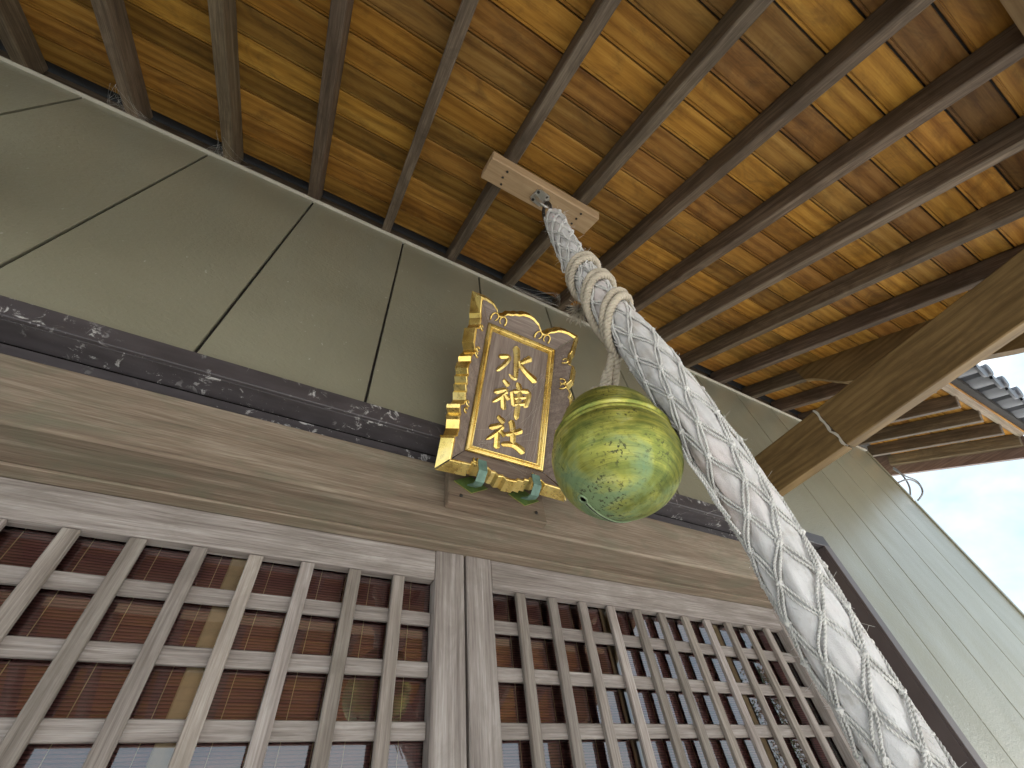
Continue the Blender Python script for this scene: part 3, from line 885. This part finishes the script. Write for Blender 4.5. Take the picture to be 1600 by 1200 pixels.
p1 = wrap([(1.085, 165), (1.08, 80), (1.055, 15), (0.99, -50), (0.91, -95), (0.86, -115)], 0.013)
p2 = wrap([(0.995, 170), (0.985, 85), (0.965, 40), (0.935, 5), (0.885, -40), (0.845, -72)], 0.015)
p3 = wrap([(0.975, 175), (0.962, 95), (0.940, 45), (0.905, 5), (0.86, -45), (0.83, -80)], 0.014)
for i, P in enumerate((p1, p2, p3)):
    e = P[-1]; d0 = (P[-1] - P[-6]); d0 /= np.linalg.norm(d0)
    tgt = bt + np.array((0.022 * (i - 1), -0.012 + 0.006 * i, 0.004))
    Q = np.array([e, e + d0 * 0.02, e * 0.5 + tgt * 0.5 + np.array((-0.012 + 0.008 * i, -0.006, 0.008)), tgt + np.array((0, 0, 0.02)), tgt])
    mb.cord(smooth_path(Q, 0.006, 2), 0.0112, 3, 0.034, 7, 0.005)
# bight through the bell's loop
lp = [bt + np.array((0.026 * math.cos(a), 0.012 * math.sin(a), 0.03 + 0.045 * math.sin(a))) for a in np.linspace(-2.6, 4.2, 40)]
mb.cord(np.array(lp), 0.0105, 3, 0.035, 7, 0.005)
mb.build('binding_rope', M_HEMP, rope)
# frayed tuft at the end of the binding
mb = MB()
t0 = net_pt(np.array([s_at_z(1.06)]), np.array([cam_ang(s_at_z(1.06)) - RSGN * 1.75]), 0.02)[0]
tuft_dir = Vector((-0.6, 0.3, -0.6)).normalized()
for i in range(260):
    d = Vector(rng.normal(0, 0.55, 3)) + tuft_dir * 1.1
    d.normalize(); L = rng.uniform(0.02, 0.055)
    p0 = Vector(t0) + Vector(rng.normal(0, 0.006, 3))
    mb.tube(np.array([p0, p0 + d * L * 0.6, p0 + d * L + Vector((0, 0, -0.006))]), 0.0007, 3)
o = mb.build('frayed_tuft', M_HEMP, rope); o['kind'] = 'stuff'
# stray fibres standing off the net and the binding
mb = MB()
for i in range(900):
    s_ = float(rng.uniform(0.03, RL[-1] - 0.35)); a_ = float(rng.uniform(0, 2 * np.pi))
    p = net_pt(np.array([s_]), np.array([a_]), 0.002)[0]; C0 = rope_frame(np.array([s_]))[0][0]
    out = (p - C0) / np.linalg.norm(p - C0); d = rng.normal(0, 0.7, 3) + out * 0.55; L = rng.uniform(0.004, 0.013) * (1.4 if s_ < 0.85 else 1.0)
    mb.tube(np.array([p, p + d * L * 0.5, p + d * L + rng.normal(0, 0.003, 3)]), 0.00028, 3)
o = mb.build('stray_fibres', M_CORD, rope); o['kind'] = 'stuff'
# torn loops of net cord slumped round the upper part
for i in range(9):
    mb = MB(); s0 = 0.12 + 0.085 * i; a0 = cam_ang(s0) + rng.uniform(-1.7, 1.7); da = rng.uniform(-0.9, 0.9)
    ss = np.linspace(s0, s0 + rng.uniform(0.05, 0.12), 14); aa = a0 + da * np.linspace(0, 1, 14) + 0.12 * np.sin(np.linspace(0, 7, 14) + i)
    P = net_pt(ss, aa, 0.006); P = P + 0.006 * np.sin(np.linspace(0, 3.1, 14))[:, None] * (P - rope_frame(ss)[0]) / 0.05
    mb.cord(P, 0.0026, 2, 0.011, 5, 0.0026); mb.build('slack_cord', M_CORD, rope)
# torn net ends dangling beside the bell
mb = MB()
for i in range(7):
    s = s_at_z(0.60 - 0.02 * i); p = net_pt(np.array([s]), np.array([cam_ang(s) - RSGN * (1.35 + 0.15 * math.sin(i))]), 0.004)[0]
    Q = [p, p + np.array((-0.012, -0.004, -0.02)), p + np.array((-0.012 + 0.01 * math.sin(i * 2), -0.006, -0.045)), p + np.array((0.004 * i - 0.01, -0.004, -0.07 - 0.006 * i))]
    mb.cord(smooth_path(Q, 0.004, 2), 0.003, 2, 0.012, 5, 0.003)
mb.build('loose_net_ends', M_CORD, rope)

# ------------------------------------------------------------------ the bell
bell = thing('bell', tuple(BC + np.array((0, 0, -BR))), 'round green-gold brass bell with a raised waist band and slit underside', 'bell')
lowp = []
for i in range(30):
    a = math.pi / 2 * i / 29
    lowp.append((math.sin(a) ** 0.90 * 1.0, -0.12 - 0.92 * math.cos(a) ** 0.92 if a < math.pi / 2 - 1e-6 else -0.12))
prof = lowp + [(0.997, -0.085), (0.985, -0.06), (0.968, -0.045), (0.955, -0.035), (0.950, -0.022), (0.953, -0.008), (0.962, 0.012), (0.965, 0.034), (0.957, 0.054), (0.940, 0.066), (0.930, 0.074), (0.930, 0.084), (0.942, 0.096), (0.962, 0.112), (0.975, 0.138), (0.976, 0.168), (0.962, 0.20), (0.938, 0.220), (0.912, 0.232), (0.900, 0.242), (0.900, 0.255), (0.908, 0.275), (0.908, 0.30), (0.897, 0.33), (0.88, 0.352), (0.868, 0.365)]
for i in range(1, 22):
    a = math.pi / 2 * i / 21
    prof.append((0.868 * math.cos(a) ** 0.78 if i < 21 else 0.0, 0.365 + 0.74 * math.sin(a)))
prof = [(r * BR * (1 + 0.004 * math.sin(z * 26) * math.exp(-((z - 0.0) / 0.42) ** 2)), (z - 0.01) * BR) for r, z in prof]
V, F = revolve(prof, 180)
V = np.array(V)
tilt = Matrix.Rotation(math.radians(11), 3, 'Y')
A = Vector((-0.56, 0.33, -0.76)).normalized(); Bv = Vector((0.70, 0.42, -0.58)).normalized()
# cut the round hole at the end of the slit
keep = []
for f in F:
    c = tilt @ Vector(np.mean([V[i] for i in f], 0)); c.normalize()
    if c.dot(A) < math.cos(0.052): keep.append(f)
# shallow dents
for dv, rr, dp in ((Vector((-0.55, -0.75, -0.25)), 0.30, 0.0035), (Vector((0.3, -0.9, -0.3)), 0.25, 0.003), (Vector((-0.2, -0.8, -0.55)), 0.22, 0.002)):
    dv.normalize()
    nv = V / (np.linalg.norm(V, axis=1)[:, None] + 1e-9)
    ang = np.arccos(np.clip(nv @ np.array(tilt.transposed() @ dv), -1, 1))
    V = V - nv * (dp * np.exp(-(ang / rr) ** 2 * 2))[:, None]
body = mesh('bell_body', V, keep, M_BELL, bell, True, None, tuple(BC), tilt.to_euler())
# dark hollow inside
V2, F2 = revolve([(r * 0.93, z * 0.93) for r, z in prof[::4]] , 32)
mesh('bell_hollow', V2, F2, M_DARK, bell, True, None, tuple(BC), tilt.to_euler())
def surf(d, lift):
    dl_ = tilt.transposed() @ d.normalized()
    an = math.atan2(math.hypot(dl_.x, dl_.y), -dl_.z)
    rr = BR * 1.0
    # radius of the lower profile along this polar angle
    best = min(prof[:32], key=lambda q: abs(math.atan2(q[0], -q[1] + 1e-9) - an))
    return BC + np.array(d.normalized()) * (math.hypot(*best) + lift)
M_LIP = simple('pale_patina_lip', (0.22, 0.30, 0.17), 0.5, 0.4, 0.4, 60)
mb = MB()
e1 = A.cross(Bv).normalized(); e2 = A.cross(e1).normalized()
mb.tube(np.array([surf(A + (e1 * math.cos(a) + e2 * math.sin(a)) * 0.062, 0.0005) for a in np.linspace(0, 2 * math.pi, 30)]), 0.0022, 6)
mb.build('slit_lip', M_LIP, bell)
for sg_ in (-1, 1):
    mb = MB()
    mb.tube(resample(np.array([surf(A.slerp(Bv, t) + e1 * sg_ * 0.024, 0.0) for t in np.linspace(0.05, 1, 60)]), 0.003), 0.0017, 6)
    mb.build('slit_lip', M_LIP, bell)
mb = MB()
mb.tube(resample(np.array([surf(A.slerp(Bv, t), 0.0004) for t in np.linspace(0.04, 1, 60)]), 0.003), 0.0015, 5)
mb.build('slit', M_DARK, bell)
mb = MB()
topc = BC + np.array(tilt @ Vector((0, 0, 1.02 * BR)))
mb.tube(np.array([topc + np.array((0.024 * math.cos(a), 0.004, 0.03 * math.sin(a) - 0.002)) for a in np.linspace(-0.3, math.pi + 0.3, 20)]), 0.007, 8)
mb.build('hanging_loop', M_BELL, bell)

# ------------------------------------------------------------------ signboard
TS = 0.474
SO = Vector((0.453, -0.05, 0.913)); SU = Vector((0, -math.sin(TS), math.cos(TS))); SNv = Vector((0, -math.cos(TS), -math.sin(TS))); SX = Vector((1, 0, 0))
SW, SH = 0.296, 0.494
def sp(u, v, h=0.0): return tuple(SO + SX * u + SU * v + SNv * h)
sign = thing('signboard', tuple(SO + SX * SW / 2), 'carved shrine name board with scalloped gilt border and three gold characters', 'signboard')
SROT = (math.pi / 2 + TS * -1 + 0.0, 0, 0)
def sbox(name, u0, u1, v0, v1, h0, h1, mat, parent, bevel=0.0015):
    me_o = None
    bm = bmesh.new(); bmesh.ops.create_cube(bm, size=1.0); bmesh.ops.scale(bm, vec=(u1 - u0, v1 - v0, h1 - h0), verts=bm.verts)
    if bevel: bmesh.ops.bevel(bm, geom=list(bm.edges), offset=bevel, segments=1, affect='EDGES')
    me = bpy.data.meshes.new(name); bm.to_mesh(me); bm.free(); me.materials.append(mat)
    o = bpy.data.objects.new(name, me)
    o.matrix_basis = Matrix((( *SX, 0), (*SU, 0), (*SNv, 0), (0, 0, 0, 1))).transposed()
    o.location = sp((u0 + u1) / 2, (v0 + v1) / 2, (h0 + h1) / 2)
    return link(o, parent)
panel = sbox('panel', 0.0, SW, 0.0, SH, -0.03, -0.004, wood('plaque', 'y'), sign)
# stepped gilt moulding, mitred
def moulding():
    prof = [(0.0, -0.006), (0.0, 0.006), (0.003, 0.009), (0.007, 0.009), (0.009, 0.006), (0.012, 0.006), (0.014, 0.004), (0.018, 0.004), (0.020, 0.001), (0.0225, 0.001), (0.025, -0.004)]
    cs = [(0, 0, 1, 1), (SW, 0, -1, 1), (SW, SH, -1, -1), (0, SH, 1, -1)]
    n = len(prof)
    for q in range(4):
        V = []
        for (u, v, du, dv) in (cs[q], cs[(q + 1) % 4]):
            V += [sp(u + du * a, v + dv * a, h) for a, h in prof]
        F = [(i, i + n, i + n + 1, i + 1) for i in range(n - 1)]
        mesh('frame_moulding', V, F, M_GOLD, sign)
moulding()
# little beads along the moulding
mb = MB()
def bead(u, v):
    V, F = revolve([(0.0, 0.0024), (0.0019, 0.001), (0.0023, -0.0006)], 6)
    mb.add([sp(u + x, v + y, 0.0045 + z) for x, y, z in V], F)
for i in range(60):
    bead(0.016 + (SW - 0.032) * i / 59, 0.016); bead(0.016 + (SW - 0.032) * i / 59, SH - 0.016)
for i in range(1, 99):
    bead(0.016, 0.016 + (SH - 0.032) * i / 99); bead(SW - 0.016, 0.016 + (SH - 0.032) * i / 99)
o = mb.build('frame_beading', M_GOLD, sign); o['kind'] = 'stuff'
# flaring scalloped border boards with gilt edges
LEFT = [(-0.054, 0.060), (0.012, 0.061), (0.018, 0.066), (0.024, 0.055), (0.050, 0.051), (0.078, 0.055), (0.086, 0.060), (0.100, 0.056), (0.112, 0.064), (0.124, 0.065), (0.135, 0.052), (0.152, 0.047), (0.175, 0.053), (0.183, 0.050), (0.200, 0.057), (0.210, 0.053), (0.228, 0.060), (0.240, 0.056), (0.257, 0.063), (0.278, 0.062), (0.288, 0.057), (0.305, 0.060), (0.318, 0.056), (0.330, 0.049), (0.342, 0.047), (0.362, 0.058), (0.420, 0.061), (0.430, 0.050), (0.448, 0.047), (0.475, 0.049), (0.490, 0.054), (0.552, 0.062)]
TOP = [(-0.061, 0.060), (-0.045, 0.062), (-0.03, 0.060), (-0.012, 0.058), (0.0, 0.052), (0.012, 0.046), (0.02, 0.034), (0.032, 0.031), (0.046, 0.036), (0.055, 0.046), (0.075, 0.050), (0.085, 0.055), (0.10, 0.057), (0.116, 0.064), (0.14, 0.066), (0.160, 0.064), (0.176, 0.058), (0.188, 0.054), (0.198, 0.046), (0.212, 0.036), (0.224, 0.032), (0.236, 0.036), (0.246, 0.046), (0.262, 0.052), (0.275, 0.060), (0.292, 0.064), (0.32, 0.066), (0.358, 0.062)]
BOT = [(-0.059, 0.056), (0.012, 0.054), (0.018, 0.047), (0.030, 0.050), (0.048, 0.048), (0.056, 0.052), (0.074, 0.052), (0.082, 0.058), (0.096, 0.058), (0.104, 0.064), (0.122, 0.062), (0.130, 0.067), (0.149, 0.067), (0.168, 0.066), (0.176, 0.061), (0.196, 0.062), (0.204, 0.056), (0.220, 0.056), (0.228, 0.050), (0.246, 0.050), (0.256, 0.047), (0.275, 0.047), (0.284, 0.054), (0.355, 0.056)]
RIGHT = [(v, r) for v, r in LEFT]
FL = 0.86            # forward rise per outward metre
TV = 0.030           # plate thickness measured outwards and back
def flange(side, prof, LEN):
    us = np.array([p[0] for p in prof]); rs = np.array([p[1] for p in prof])
    if side != 'T': rs = rs.mean() + (rs - rs.mean()) * {'B': 1.7, 'L': 1.25, 'R': 1.25}[side]
    n = len(us)
    def pt(s, r, t=0.0):     # s along the side, r outward, t through the thickness
        o_ = r + t; h = FL * r - t * 1.0
        return {'L': sp(-o_, s, h), 'R': sp(SW + o_, s, h), 'T': sp(s, SH + o_, h), 'B': sp(s, -o_, h)}[side]
    V = []; F = []; mi = []
    s_in = np.clip(us, 0.0, LEN)
    # inner row follows the moulding; the rows towards the ends are mitred
    K = 4
    for i in range(n):
        for k in range(K + 1):
            q = k / K
            V.append(pt(s_in[i] * (1 - q) + us[i] * q, 0.001 + (rs[i] - 0.001) * q))
    W = K + 1
    for i in range(n - 1):
        for k in range(K):
            F.append((i * W + k, i * W + k + 1, (i + 1) * W + k + 1, (i + 1) * W + k)); mi.append(0)
    brown = mesh('border_board', V, F, wood('plaque', 'y' if side in 'LR' else 'x'), sign)
    # gilt edge: front lip, edge face, back
    V = []; F = []
    for i in range(n):
        ex = 0.0
        if i == 0: ex = -TV
        if i == n - 1: ex = TV
        q = 0.90
        V.append(pt(us[i] * q + s_in[i] * (1 - q), rs[i] * q, -0.0016)); V.append(pt(us[i], rs[i], -0.002)); V.append(pt(us[i], rs[i] + 0.001, 0.0))
        V.append(pt(us[i] + ex, rs[i] + 0.001, TV)); V.append(pt(s_in[i], 0.0, TV))
    for i in range(n - 1):
        for k in range(4):
            F.append((i * 5 + k, i * 5 + k + 1, (i + 1) * 5 + k + 1, (i + 1) * 5 + k))
    mesh('gilt_edge', V, F, M_GOLD, brown)
    return brown, pt
bl_, ptL = flange('L', LEFT, SH)
br_, ptR = flange('R', RIGHT, SH)
bt_, ptT = flange('T', TOP, SW)
bb_, ptB = flange('B', BOT, SW)
# gilt cloud scrolls curling in from the border
def scroll(pt, par, s, r, sgn, size=0.014):
    mb = MB(); P = []
    for i in range(30):
        t = i / 29; a = -0.6 + t * 5.2; rr = size * (1 - 0.62 * t)
        P.append(pt(s + sgn * (rr * math.cos(a) + 0.0), max(0.003, r + rr * math.sin(a)), -0.0022))
    mb.tube(np.array(P), np.linspace(0.0040, 0.0022, 30), 6)
    mb.build('gilt_scroll', M_GOLD, par)
for s, r, g_ in ((0.016, 0.022, -1), (0.046, 0.020, 1), (0.208, 0.022, -1), (0.240, 0.021, 1)): scroll(ptT, bt_, s, r, g_, 0.018)
for s, r, g_ in ((0.150, 0.032, -1), (0.335, 0.034, -1), (0.352, 0.032, 1), (0.446, 0.034, -1), (0.12, 0.034, 1)):
    scroll(ptL, bl_, s, r, g_, 0.011); scroll(ptR, br_, s, r, g_, 0.013)
for s, r, g_ in ((0.03, 0.03, 1), (0.255, 0.03, -1)): scroll(ptB, bb_, s, r, g_, 0.011)
# back board tying the sign to the lintel
sbox('back_board', 0.02, SW - 0.02, 0.02, SH - 0.02, -0.05, -0.0305, wood('plaque', 'y'), sign)

# brush characters: each stroke a carved, ridged, tapering gilt blade
def stroke(mb, pts, w0=0.010, w1=0.008, mid=None, press=0.35):
    P = smooth_path(np.array([(u, v, 0.0) for u, v in pts]), 0.0025, 2)[:, :2]
    n = len(P); T = np.gradient(P, axis=0); T /= np.linalg.norm(T, axis=1)[:, None] + 1e-9
    Nn = np.stack([-T[:, 1], T[:, 0]], 1); q = np.linspace(0, 1, n)
    w = (w0 + (w1 - w0) * q) * 1.7
    if mid is not None: w = w * (1 - (1 - mid) * np.sin(np.pi * q))
    w = w * np.minimum(1, 0.35 + q / 0.10) * np.minimum(1, 0.25 + (1 - q) / 0.12)
    V = []; F = []
    for i in range(n):
        a, b_ = P[i] + Nn[i] * w[i], P[i] - Nn[i] * w[i]
        h = 0.0032 * min(1, w[i] / 0.006)
        V += [sp(*a, -0.0042), sp(*(P[i] + Nn[i] * w[i] * 0.92), -0.0012), sp(*P[i], -0.0012 + h), sp(*(P[i] - Nn[i] * w[i] * 0.92), -0.0012), sp(*b_, -0.0042)]
    for i in range(n - 1):
        for k in range(4): F.append((i * 5 + k, i * 5 + k + 1, (i + 1) * 5 + k + 1, (i + 1) * 5 + k))
    F += [tuple(range(5)), tuple((n - 1) * 5 + k for k in range(5))[::-1]]
    mb.add(V, F)
CH = [
 [([(0.1268, 0.445), (0.1375, 0.4178), (0.1408, 0.3709), (0.1450, 0.318), (0.142, 0.311), (0.128, 0.314), (0.1158, 0.3225)], 0.0095, 0.004), ([(0.0640, 0.376), (0.1121, 0.3960), (0.0960, 0.3560), (0.0650, 0.3163)], 0.0065, 0.0045), ([(0.1985, 0.4200), (0.1716, 0.3970), (0.149, 0.3741)], 0.0085, 0.0035), ([(0.1456, 0.3900), (0.1700, 0.3600), (0.2330, 0.3290)], 0.0050, 0.0105)],
 [([(0.0965, 0.2930), (0.1225, 0.2760)], 0.0045, 0.0075), ([(0.0690, 0.2330), (0.1235, 0.2640), (0.1020, 0.2280), (0.0690, 0.1945)], 0.0065, 0.004), ([(0.1034, 0.2370), (0.1160, 0.1790)], 0.006, 0.007), ([(0.1100, 0.2390), (0.1320, 0.2250)], 0.004, 0.0065), ([(0.1375, 0.2600), (0.1535, 0.2040)], 0.006, 0.006), ([(0.1378, 0.2580), (0.1990, 0.2820), (0.2110, 0.2690), (0.1960, 0.2120)], 0.005, 0.008), ([(0.1500, 0.2350), (0.2000, 0.2555)], 0.0042, 0.0042), ([(0.1530, 0.2110), (0.1990, 0.2295)], 0.0045, 0.0045), ([(0.1525, 0.3000), (0.1700, 0.2790), (0.1690, 0.2146), (0.1690, 0.1560)], 0.0075, 0.0065)],
 [([(0.0965, 0.1505), (0.1255, 0.1335)], 0.0045, 0.0080), ([(0.0718, 0.1000), (0.1285, 0.1285), (0.1050, 0.0920), (0.0680, 0.0570)], 0.0065, 0.004), ([(0.1055, 0.0980), (0.1118, 0.0350)], 0.006, 0.0075), ([(0.1140, 0.1040), (0.1360, 0.0870)], 0.004, 0.0065), ([(0.1364, 0.0935), (0.1700, 0.1080), (0.2001, 0.1270)], 0.005, 0.007), ([(0.1490, 0.1510), (0.1620, 0.1275), (0.1700, 0.0640)], 0.0080, 0.0065), ([(0.1250, 0.0565), (0.1650, 0.0670), (0.1850, 0.0640), (0.2190, 0.0490)], 0.0050, 0.0095)]]
for ch in CH:
    mb = MB()
    for pts, a, b_ in ch: stroke(mb, pts, a, b_)
    mb.build('character', M_GOLD, sign, False)

# copper straps and diamond plates carrying the foot of the board
for i, (xc, lab) in enumerate(((0.505, 'green copper strap bracket under the left foot of the gilt signboard'), (0.702, 'green copper strap bracket beside the bell under the gilt signboard'))):
    br = thing('sign_bracket', (xc, 0.0, 0.80), lab, 'bracket', 'copper brackets carrying the signboard')
    R_ = [(-0.060, 0.838), (0.0, 0.806), (0.060, 0.838), (0.0, 0.870)]
    V = [(xc + a, 0.0135, z) for a, z in R_] + [(xc + a, 0.0175, z) for a, z in R_]
    mesh('diamond_plate', V, [(3, 2, 1, 0), (0, 1, 5, 4), (1, 2, 6, 5), (2, 3, 7, 6), (3, 0, 4, 7)], [M_PLATE, M_PLATE_EDGE], br, False, [0, 1, 1, 1, 1])
    e = 0.0022; R2 = [(a * 1.0, z) for a, z in R_]
    # strap: out from the plate, under the border and up its face
    fu = xc - SO.x
    path = [Vector((xc + 0.0, 0.013, 0.832)), Vector((xc - 0.002, -0.03, 0.806)), Vector(sp(fu - 0.004, -0.098, 0.052)), Vector(sp(fu - 0.004, -0.066, 0.066)), Vector(sp(fu - 0.004, -0.030, 0.045))]
    w = 0.0145; V = []; F = []
    for k, p in enumerate(path):
        tdir = (path[min(k + 1, 4)] - path[max(k - 1, 0)]).normalized(); nn = tdir.cross(SX).normalized() * 0.0022
        for sgn in (-1, 1):
            V += [tuple(p + SX * w * sgn + nn), tuple(p + SX * w * sgn - nn)]
    for k in range(4):
        p = 4 * k
        F += [(p, p + 2, p + 6, p + 4), (p + 1, p + 5, p + 7, p + 3), (p, p + 4, p + 5, p + 1), (p + 2, p + 3, p + 7, p + 6)]
    F += [(0, 1, 3, 2), (16, 18, 19, 17)]
    mesh('strap', V, F, M_COPPER, br)

# ------------------------------------------------------------------ service cable at the eave corner
cb = MB()
for P in ([(5.0, -0.02, 2.20), (5.02, -0.05, 2.09), (5.16, -0.07, 2.08), (5.10, -0.06, 1.96), (4.95, -0.05, 1.87), (4.82, -0.02, 1.80)], [(4.82, -0.01, 2.0), (5.0, -0.06, 2.06), (5.12, -0.07, 2.02), (5.06, -0.05, 1.92), (4.86, -0.03, 1.82)], [(4.81, -0.01, 1.86), (4.95, -0.03, 1.98), (5.02, -0.04, 2.12), (5.02, -0.03, 2.22)]):
    cb.tube(smooth_path(P, 0.02, 3), 0.007, 6)
o = cb.build('service_cable', M_CABLE)
tag(o, 'loose grey cable looping at the wall corner under the far eave', 'cable')

# ------------------------------------------------------------------ cobwebs
def web(name, label, anchors, n, sag=0.02, r=0.00035):
    mb = MB()
    for i in range(n):
        a, b_ = [np.array(anchors[k]) for k in rng.choice(len(anchors), 2, replace=False)]
        a = a + rng.normal(0, 0.018, 3) * (1, 0.4, 1); b_ = b_ + rng.normal(0, 0.018, 3) * (1, 0.4, 1)
        m_ = (a + b_) / 2 + rng.normal(0, sag * 0.5, 3) + np.array((0, 0, -sag))
        mb.tube(smooth_path([a, m_, b_], 0.012, 2), r, 3)
    o = mb.build(name, M_WEB); tag(o, label, 'cobweb', kind='stuff'); return o
for x in (-0.75, -1.13):
    web('cobweb', 'wispy cobweb in the corner of rafter and wall top' if x > -1 else 'wispy cobweb at the second rafter from the left', [(x - 0.03, -0.01, 2.385), (x - 0.09, -0.015, 2.386), (x - 0.03, -0.05, 2.42), (x + 0.05, -0.02, 2.39), (x - 0.03, -0.13, 2.33)], 26)
web('cobweb', 'wispy cobweb at the wall top above the signboard', [(0.95, -0.01, 2.385), (1.05, -0.015, 2.386), (1.15, -0.03, 2.40), (1.08, -0.12, 2.34), (0.8, -0.03, 2.38)], 30)
web('cobweb', 'fine cobweb threads stretched across the face of the signboard', [sp(0.05, 0.05, 0.01), sp(0.23, 0.12, 0.012), sp(0.25, 0.36, 0.01), sp(0.05, 0.02, 0.02), sp(0.22, -0.03, 0.03), sp(0.28, 0.25, 0.015)], 22, 0.01, 0.0002)

# ------------------------------------------------------------------ trees across the yard (they show in the door glass)
M_LEAF = simple('dark_leaf', (0.05, 0.085, 0.03), 0.6, 0, 0.4, 3)
M_BARK = simple('bark', (0.10, 0.075, 0.055), 0.9, 0, 0.3, 8)
for tx, ty, H, R, lab in ((20.5, -8.8, 9.0, 2.6, 'broad dark tree across the yard to the right of the hall'), (29.0, -15.5, 9.5, 2.8, 'tall dark tree farther across the yard')):
    tree = thing('tree', (tx, ty, GZ), lab, 'tree')
    mb = MB(); mb.tube(smooth_path([(tx, ty, GZ), (tx + 0.1, ty, GZ + H * 0.4), (tx, ty + 0.1, GZ + H * 0.85)], 0.5, 2), 0.22, 8)
    for i in range(9):
        a = i * 2.4; z = GZ + H * (0.3 + 0.06 * i)
        mb.tube(np.array([(tx, ty, z), (tx + math.cos(a) * R * 0.7, ty + math.sin(a) * R * 0.7, z + H * 0.14)]), np.array([0.09, 0.03]), 6)
    mb.build('trunk', M_BARK, tree)
    V = []; F = []
    for i in range(150):
        d = rng.normal(size=3); d /= np.linalg.norm(d); q = rng.uniform(0.3, 1) ** 0.6
        c = np.array((tx, ty, GZ + H * 0.62)) + d * np.array((R, R, H * 0.38)) * q
        for j in range(45):
            p = c + rng.normal(0, 0.33, 3); u = rng.normal(size=3); u /= np.linalg.norm(u); w_ = np.cross(u, rng.normal(size=3)); w_ /= np.linalg.norm(w_)
            k = len(V); s = rng.uniform(0.06, 0.13)
            V += [p - u * s, p + w_ * s * .5, p + u * s, p - w_ * s * .5]; F.append((k, k + 1, k + 2, k + 3))
    mesh('crown', V, F, M_LEAF, tree)
